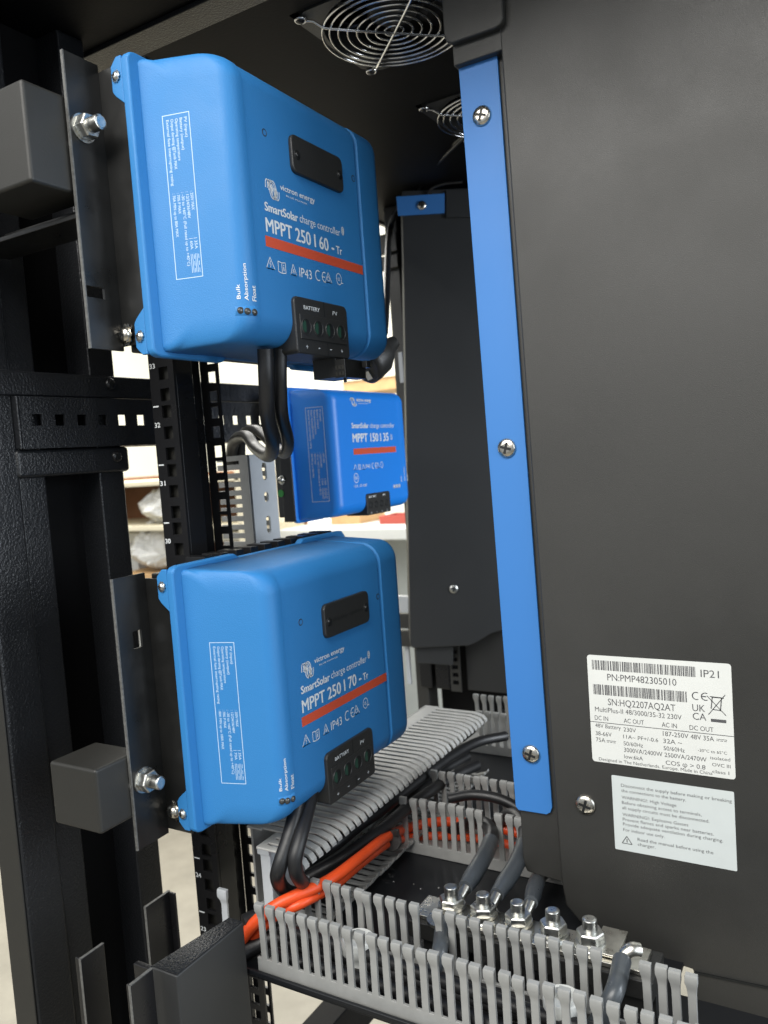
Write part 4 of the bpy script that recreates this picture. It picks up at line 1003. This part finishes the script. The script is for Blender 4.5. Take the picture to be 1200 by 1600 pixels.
# flat lug and plate at the left end, cable down into the front duct
t = thing('fuse_strip', 'flat metal lug plate left of the terminal studs, with a black lead going down', 'lug', (first.x-40, 455, z0-12))
A = at(695, 1440, 'y', 448)
MB().lathe((A.x-2, 448, A.z), (0, 0, 1), [(0, 10), (2, 10)], 28).build('lug_palm', 'tin', t, bevel=.3)
MB().lathe((A.x-2, 448, A.z+2), (0, 0, 1), [(0, 4), (.2, 3.6)], 20).build('lug_hole', 'hole', t)
MB().tube(spline(pxpath([(692, 1440, 448), (690, 1460, 436), (686, 1490, 418), (670, 1540, 412)]), 6), 5, 14).build('lead', 'gcable', t)
t = thing('jumper_lead', 'short black lead with printed sleeve rising through the front duct at the right', 'cable', (-110, 415, -345))
P_ = pxpath([(972, 1500, 446), (968, 1520, 436), (960, 1550, 420), (940, 1590, 414), (910, 1630, 412)])
MB().tube(spline(P_, 7), 5.4, 14).build('sheath', 'gcable', t)
MB().tube(spline(pxpath([(1000, 1484, 453), (988, 1483, 450), (977, 1490, 448), (972, 1502, 446)]), 5), [4.0]*16, 14, ellipse=.7).build('lug_barrel', 'tin', t)
A = at(985, 1472, 'y', 470); MB().box((A.x-20, 454, z0-6.4), (A.x-4, 482, z0-4.4)).build('copper_plate', 'tin', t, bevel=.5)
# pale insulators seen through the front fingers
for i, (px, py, lab) in enumerate(((560, 1478, 'white round insulator behind the front fingers, below the lower controller'), (880, 1585, 'white round insulator behind the front fingers, near the bottom edge'))):
    A = at(px, py, 'y', 413); o = thing('insulator', lab, 'insulator', (A.x, 413, ZS+1))
    MB().lathe((A.x, 413, ZS+2.1), (0, 0, 1), [(0, 11), (6, 11), (8, 8.5), (16, 8.5), (18, 11), (26, 11), (27, 10)], 28).build('insulator_body', 'label', o)
    MB().lathe((A.x, 413, ZS+29.2), (0, 0, 1), [(0, 4), (3, 4)], 6).build('bolt_head', 'steel', o, bevel=.3)
t = thing('copper_braid', 'dull metal strip lying along the shelf inside the front duct', 'strip', (-250, 413, -347))
MB().box((-340, 408, ZS+2), (-60, 420, ZS+5)).build('strip', 'tin', t, bevel=.4)

# =========================================================================== INVERTERS
Yp = 514
t = thing('inverter', 'large anthracite inverter at the right with white labels and a long blue edge strip', 'inverter', (-60, 560, -345))
q = lambda px, py, y=Yp: at(px, py, 'y', y)
# main side panel outline (left crease, rounded lower corner, sloping bottom), extended to the right and up
poly = [q(769, 0), q(781, 60), q(869, 1270), q(877, 1376), q(884, 1415), q(905, 1440), q(955, 1466), q(1010, 1492), q(1083, 1516), q(1086, 1565), q(1200, 1596)]
poly = [Vector((p_.x, Yp, p_.z)) for p_ in poly]
poly[0].z = 335
pl = poly+[Vector((90, Yp, poly[-1].z-10)), Vector((90, Yp, 335))]
MB().prism(pl, (0, 130, 0)).build('side_panel', 'anth', t, bevel=1.6, seg=3)
MB().prism([q(1086, 1519, Yp-1.2), q(1086, 1522, Yp-1.2), q(1210, 1548, Yp-1.2), q(1210, 1545, Yp-1.2)], (0, 1.1, 0)).build('crease_shade', 'hole', t)  # thin dark strip laid on as the painted shade of a crease
# flange behind the strip and its lower tongue
fp_ = [q(709, 0, 522), q(790, 0, 522), q(884, 1380, 522), q(824, 1362, 522), q(818, 1350, 522), q(812, 1262, 522)]
MB().prism(fp_, (0, 3, 0)).build('edge_flange', 'anth', t, bevel=.8)
sp_ = [q(706.5, -20, 519.2), q(769, -20, 519.2), q(862.5, 1262, 519.2), q(860, 1270, 519.2), q(854, 1273, 519.2), q(810, 1266, 519.2), q(805.5, 1260, 519.2)]
MB().prism(sp_, (0, 2.4, 0)).build('blue_strip', 'strip', t, bevel=.5)
tp = [q(688, -30, 508), q(693, 55, 508), q(697, 66, 508), q(706, 67, 508), q(772, 44, 508), q(781, 38, 508), q(786, 28, 508), q(783, -30, 508)]
MB().prism(tp, (0, 5.5, 0)).build('top_clamp_plate', 'anth', t, bevel=1.2, seg=3)
MB().box((tp[0].x+3, 513.6, 255), (tp[-1].x-4, 640, 335)).build('top_bracket', 'anth', t, bevel=1)
for px, py in ((753, 181), (792, 700), (830, 1178)):
    c = q(px, py, 519); pan_screw(t, (c.x, 519.1, c.z), (0, -1, 0), 6.6, 2.8, 'screw', 'nick', False)
c = q(915, 1257, Yp); pan_screw(t, (c.x, Yp-.1, c.z), (0, -1, 0), 6.9, 2.8, 'screw', 'nick', False)
def sticker(cs, r, name, m):
    """rounded sticker from its four photo corners (tl,tr,br,bl)"""
    P = [q(*c_) for c_ in cs]; l = (P[0].x+P[3].x)/2; rr = (P[1].x+P[2].x)/2; top = (P[0].z+P[1].z)/2; bot = (P[2].z+P[3].z)/2
    pts = []
    for cx, cz, a0 in ((rr-r, top-r, 0), (l+r, top-r, 90), (l+r, bot+r, 180), (rr-r, bot+r, 270)):
        for k in range(6): a = radians(a0+k*18); pts.append((cx+r*cos(a), Yp-.25, cz+r*sin(a)))
    o = MB().prism(pts, (0, .2, 0)).build(name, m, t)
    return o, l, rr, top, bot
o, l, r_, tp_, bt = sticker([(917, 1022), (1142, 1038), (1150, 1220), (926, 1187)], 2.0, 'rating_label', 'label')
o['label'] = 'white rating plate sticker with two bar codes'
Wd = r_-l; Hd = tp_-bt
D = Decal(lambda u, v: (l+u*Wd, Yp-.32, bt+v*Hd))
rnd = random.Random(11)
def bars(u0, u1, v0, v1, seed):
    rnd = random.Random(seed); u = u0
    while u < u1:
        w = rnd.choice([.003, .003, .006, .009]); D.rect(u, v0, min(u+w, u1), v1); u += w+rnd.choice([.003, .003, .005, .009])
bars(.035, .765, .865, .955, 3); bars(.035, .70, .635, .73, 8)
def LT(s, u, v, h, w): 
    vs, fs = text2d(s); x0 = min(p[0] for p in vs); x1 = max(p[0] for p in vs); k = h/.70; kx = w/(x1-x0)
    D.poly([(u+(a-x0)*kx, v+b*k) for a, b in vs], fs)
LT('IP21', .80, .87, .065, .12)
LT('PN:PMP482305010', .145, .775, .062, .49)
LT('SN:HQ2207AQ2AT', .14, .545, .062, .48)
LT('MultiPlus-II 48/3000/35-32 230V', .04, .475, .045, .62)
LT('DC IN', .035, .395, .042, .10); LT('AC OUT', .25, .395, .042, .145); LT('AC IN', .52, .395, .042, .105); LT('DC OUT', .71, .395, .042, .16)
D.rect(0.0, .372, 1.0, .378)
LT('48V Battery', .035, .325, .038, .19); LT('230V', .245, .315, .038, .09); LT('187-250V', .525, .315, .042, .175); LT('48V 35A', .715, .315, .042, .155)
LT('38-66V', .035, .25, .040, .12); LT('11A~ PF+/-0.6', .24, .25, .036, .25); LT('32A ~', .525, .25, .040, .13)
LT('75A', .035, .19, .040, .07); LT('50/60Hz', .24, .185, .038, .14); LT('50/60Hz', .525, .185, .038, .145); LT('-20\u00b0C to 65\u00b0C', .76, .21, .026, .19)
LT('3000VA/2400W', .24, .125, .040, .275); LT('2500VA/2470W', .53, .125, .040, .285); LT('isolated', .84, .155, .028, .13); LT('OVC III', .85, .095, .030, .12)
LT('low:6kA', .24, .065, .036, .135); LT('COS \u03c6 > 0.8', .535, .055, .040, .27); LT('class I', .85, .035, .030, .11)
LT('Designed in The Netherlands, Europe. Made in China', .05, .015, .030, .80)
for u in (.885, .115):
    D.rect(u, .335 if u > .5 else .208, u+.07, .340 if u > .5 else .213)
    for k in range(3): D.rect(u+.025*k, .322 if u > .5 else .195, u+.018+.025*k, .327 if u > .5 else .200)
# CE, UKCA and the crossed bin
asp = Wd/Hd
def A2(u, v, ru, a0, a1, tk): D.line([(u+ru*cos(radians(a0+(a1-a0)*i/14)), v+ru*asp*sin(radians(a0+(a1-a0)*i/14))) for i in range(15)], tk)
A2(.765, .70, .026, 60, 300, .008); A2(.825, .70, .026, 60, 300, .008); D.line([(.80, .70), (.83, .70)], .010)
LT('UK', .735, .565, .062, .085); LT('CA', .735, .490, .062, .09)
D.line([(.86, .60), (.87, .70), (.93, .70), (.92, .585)], .007); D.line([(.855, .705), (.945, .70)], .009); D.line([(.87, .595), (.92, .59)], .008); D.line([(.835, .71), (.955, .55)], .006); D.line([(.955, .73), (.84, .545)], .006)
D.rect(.855, .485, .955, .512)
D.mb.build('label_lettering', 'ink', o)
o, l, r_, tp_, bt = sticker([(956, 1211), (1148, 1237), (1151, 1361), (961, 1326)], .8, 'warning_label', 'label2')
o['label'] = 'pale bluish safety warning sticker below the rating plate'
Wd = r_-l; Hd = tp_-bt
D = Decal(lambda u, v: (l+u*Wd, Yp-.32, bt+v*Hd))
for i, (s_, w, u, v) in enumerate((('Disconnect the supply before making or breaking', .90, .08, .86), ('the connections to the battery.', .54, .08, .79), ('WARNING!: High Voltage', .46, .08, .70), ('Before obtaining access to terminals,', .66, .08, .63),
      ('all supply circuits must be disconnected.', .72, .08, .56), ('WARNING!: Explosive Gasses', .55, .08, .47), ('Prevent flames and sparks near batteries.', .75, .08, .405), ('Provide adequate ventilation during charging.', .82, .08, .34),
      ('For indoor use only.', .35, .08, .265), ('Read the manual before using the', .62, .20, .165), ('charger.', .15, .20, .10))):
    LT(s_, u, v, .042, w)
D.line([(.065, .10), (.15, .10), (.108, .20), (.065, .10), (.15, .10)], .008); D.line([(.108, .115), (.108, .165)], .008)
D.mb.build('label_lettering', 'ink', o)

# second unit, deeper
N2 = Vector((-sin(YAW), cos(YAW), 0)); D2 = 1076.0     # this unit is turned and stands square to the line of sight
def q2(px, py, dd=0):
    d = ray(px, py); return d*((D2+dd)/d.dot(N2))
b0 = q2(627, 342)
t = thing('inverter', 'second anthracite inverter deeper in the rack with a short blue tab on top', 'inverter', (b0.x, b0.y, -285))
MB().prism([q2(628, 298), q2(641, 1008), q2(645, 1013), q2(733, 1009), q2(745, 1004), q2(768, 990), q2(790, 984), q2(850, 980), q2(800, 290)], N2*80).build('side_panel', 'anth2', t, bevel=1.5)
MB().prism([q2(619, 307, -4), q2(694.5, 302, -4), q2(694.5, 333, -4), q2(622, 337, -4)], N2*2.5).build('blue_tab', 'strip', t, bevel=.6)
MB().prism([q2(697, 297, -4), q2(760, 294, -4), q2(764, 338, -4), q2(697, 340, -4)], N2*3).build('upper_flap', 'anth2', t, bevel=.6)
pan_screw(t, q2(659, 321, -4.1), -N2, 6, 3, 'screw', 'nick', False)
pan_screw(t, q2(709, 920, -.1), -N2, 6.2, 3, 'screw', 'steel', False)
MB().prism([q2(648, 1010, 14), q2(708, 1010, 14), q2(708, 1040, 14), q2(652, 1036, 14)], N2*40).build('bottom_plate', 'anth2', t, bevel=1)
# rear inner post with small openings below it
A = at(712, 1060, 'y', 1000)
mb = MB(); holed(mb, 'y', 1000, 2, A.x-8, A.x+8, -340, -262, [(A.x, -272-11*i, 9, 6) for i in range(6)]); fix(mb.build('rear_mounting_post', 'anth', R))
bx((A.x-60, 1004, -340), (A.x-40, 1030, -250), 'rear_channel', 'blk', 1.5)
bx((A.x-34, 1004, -340), (A.x-12, 1030, -250), 'rear_channel', 'blk', 1.5)
bx((A.x+12, 1012, -340), (A.x+150, 1016, -240), 'rear_inner_panel', 'anth2', 1)
# clean helper keys
for o in bpy.data.objects:
    if '_o' in o: del o['_o']
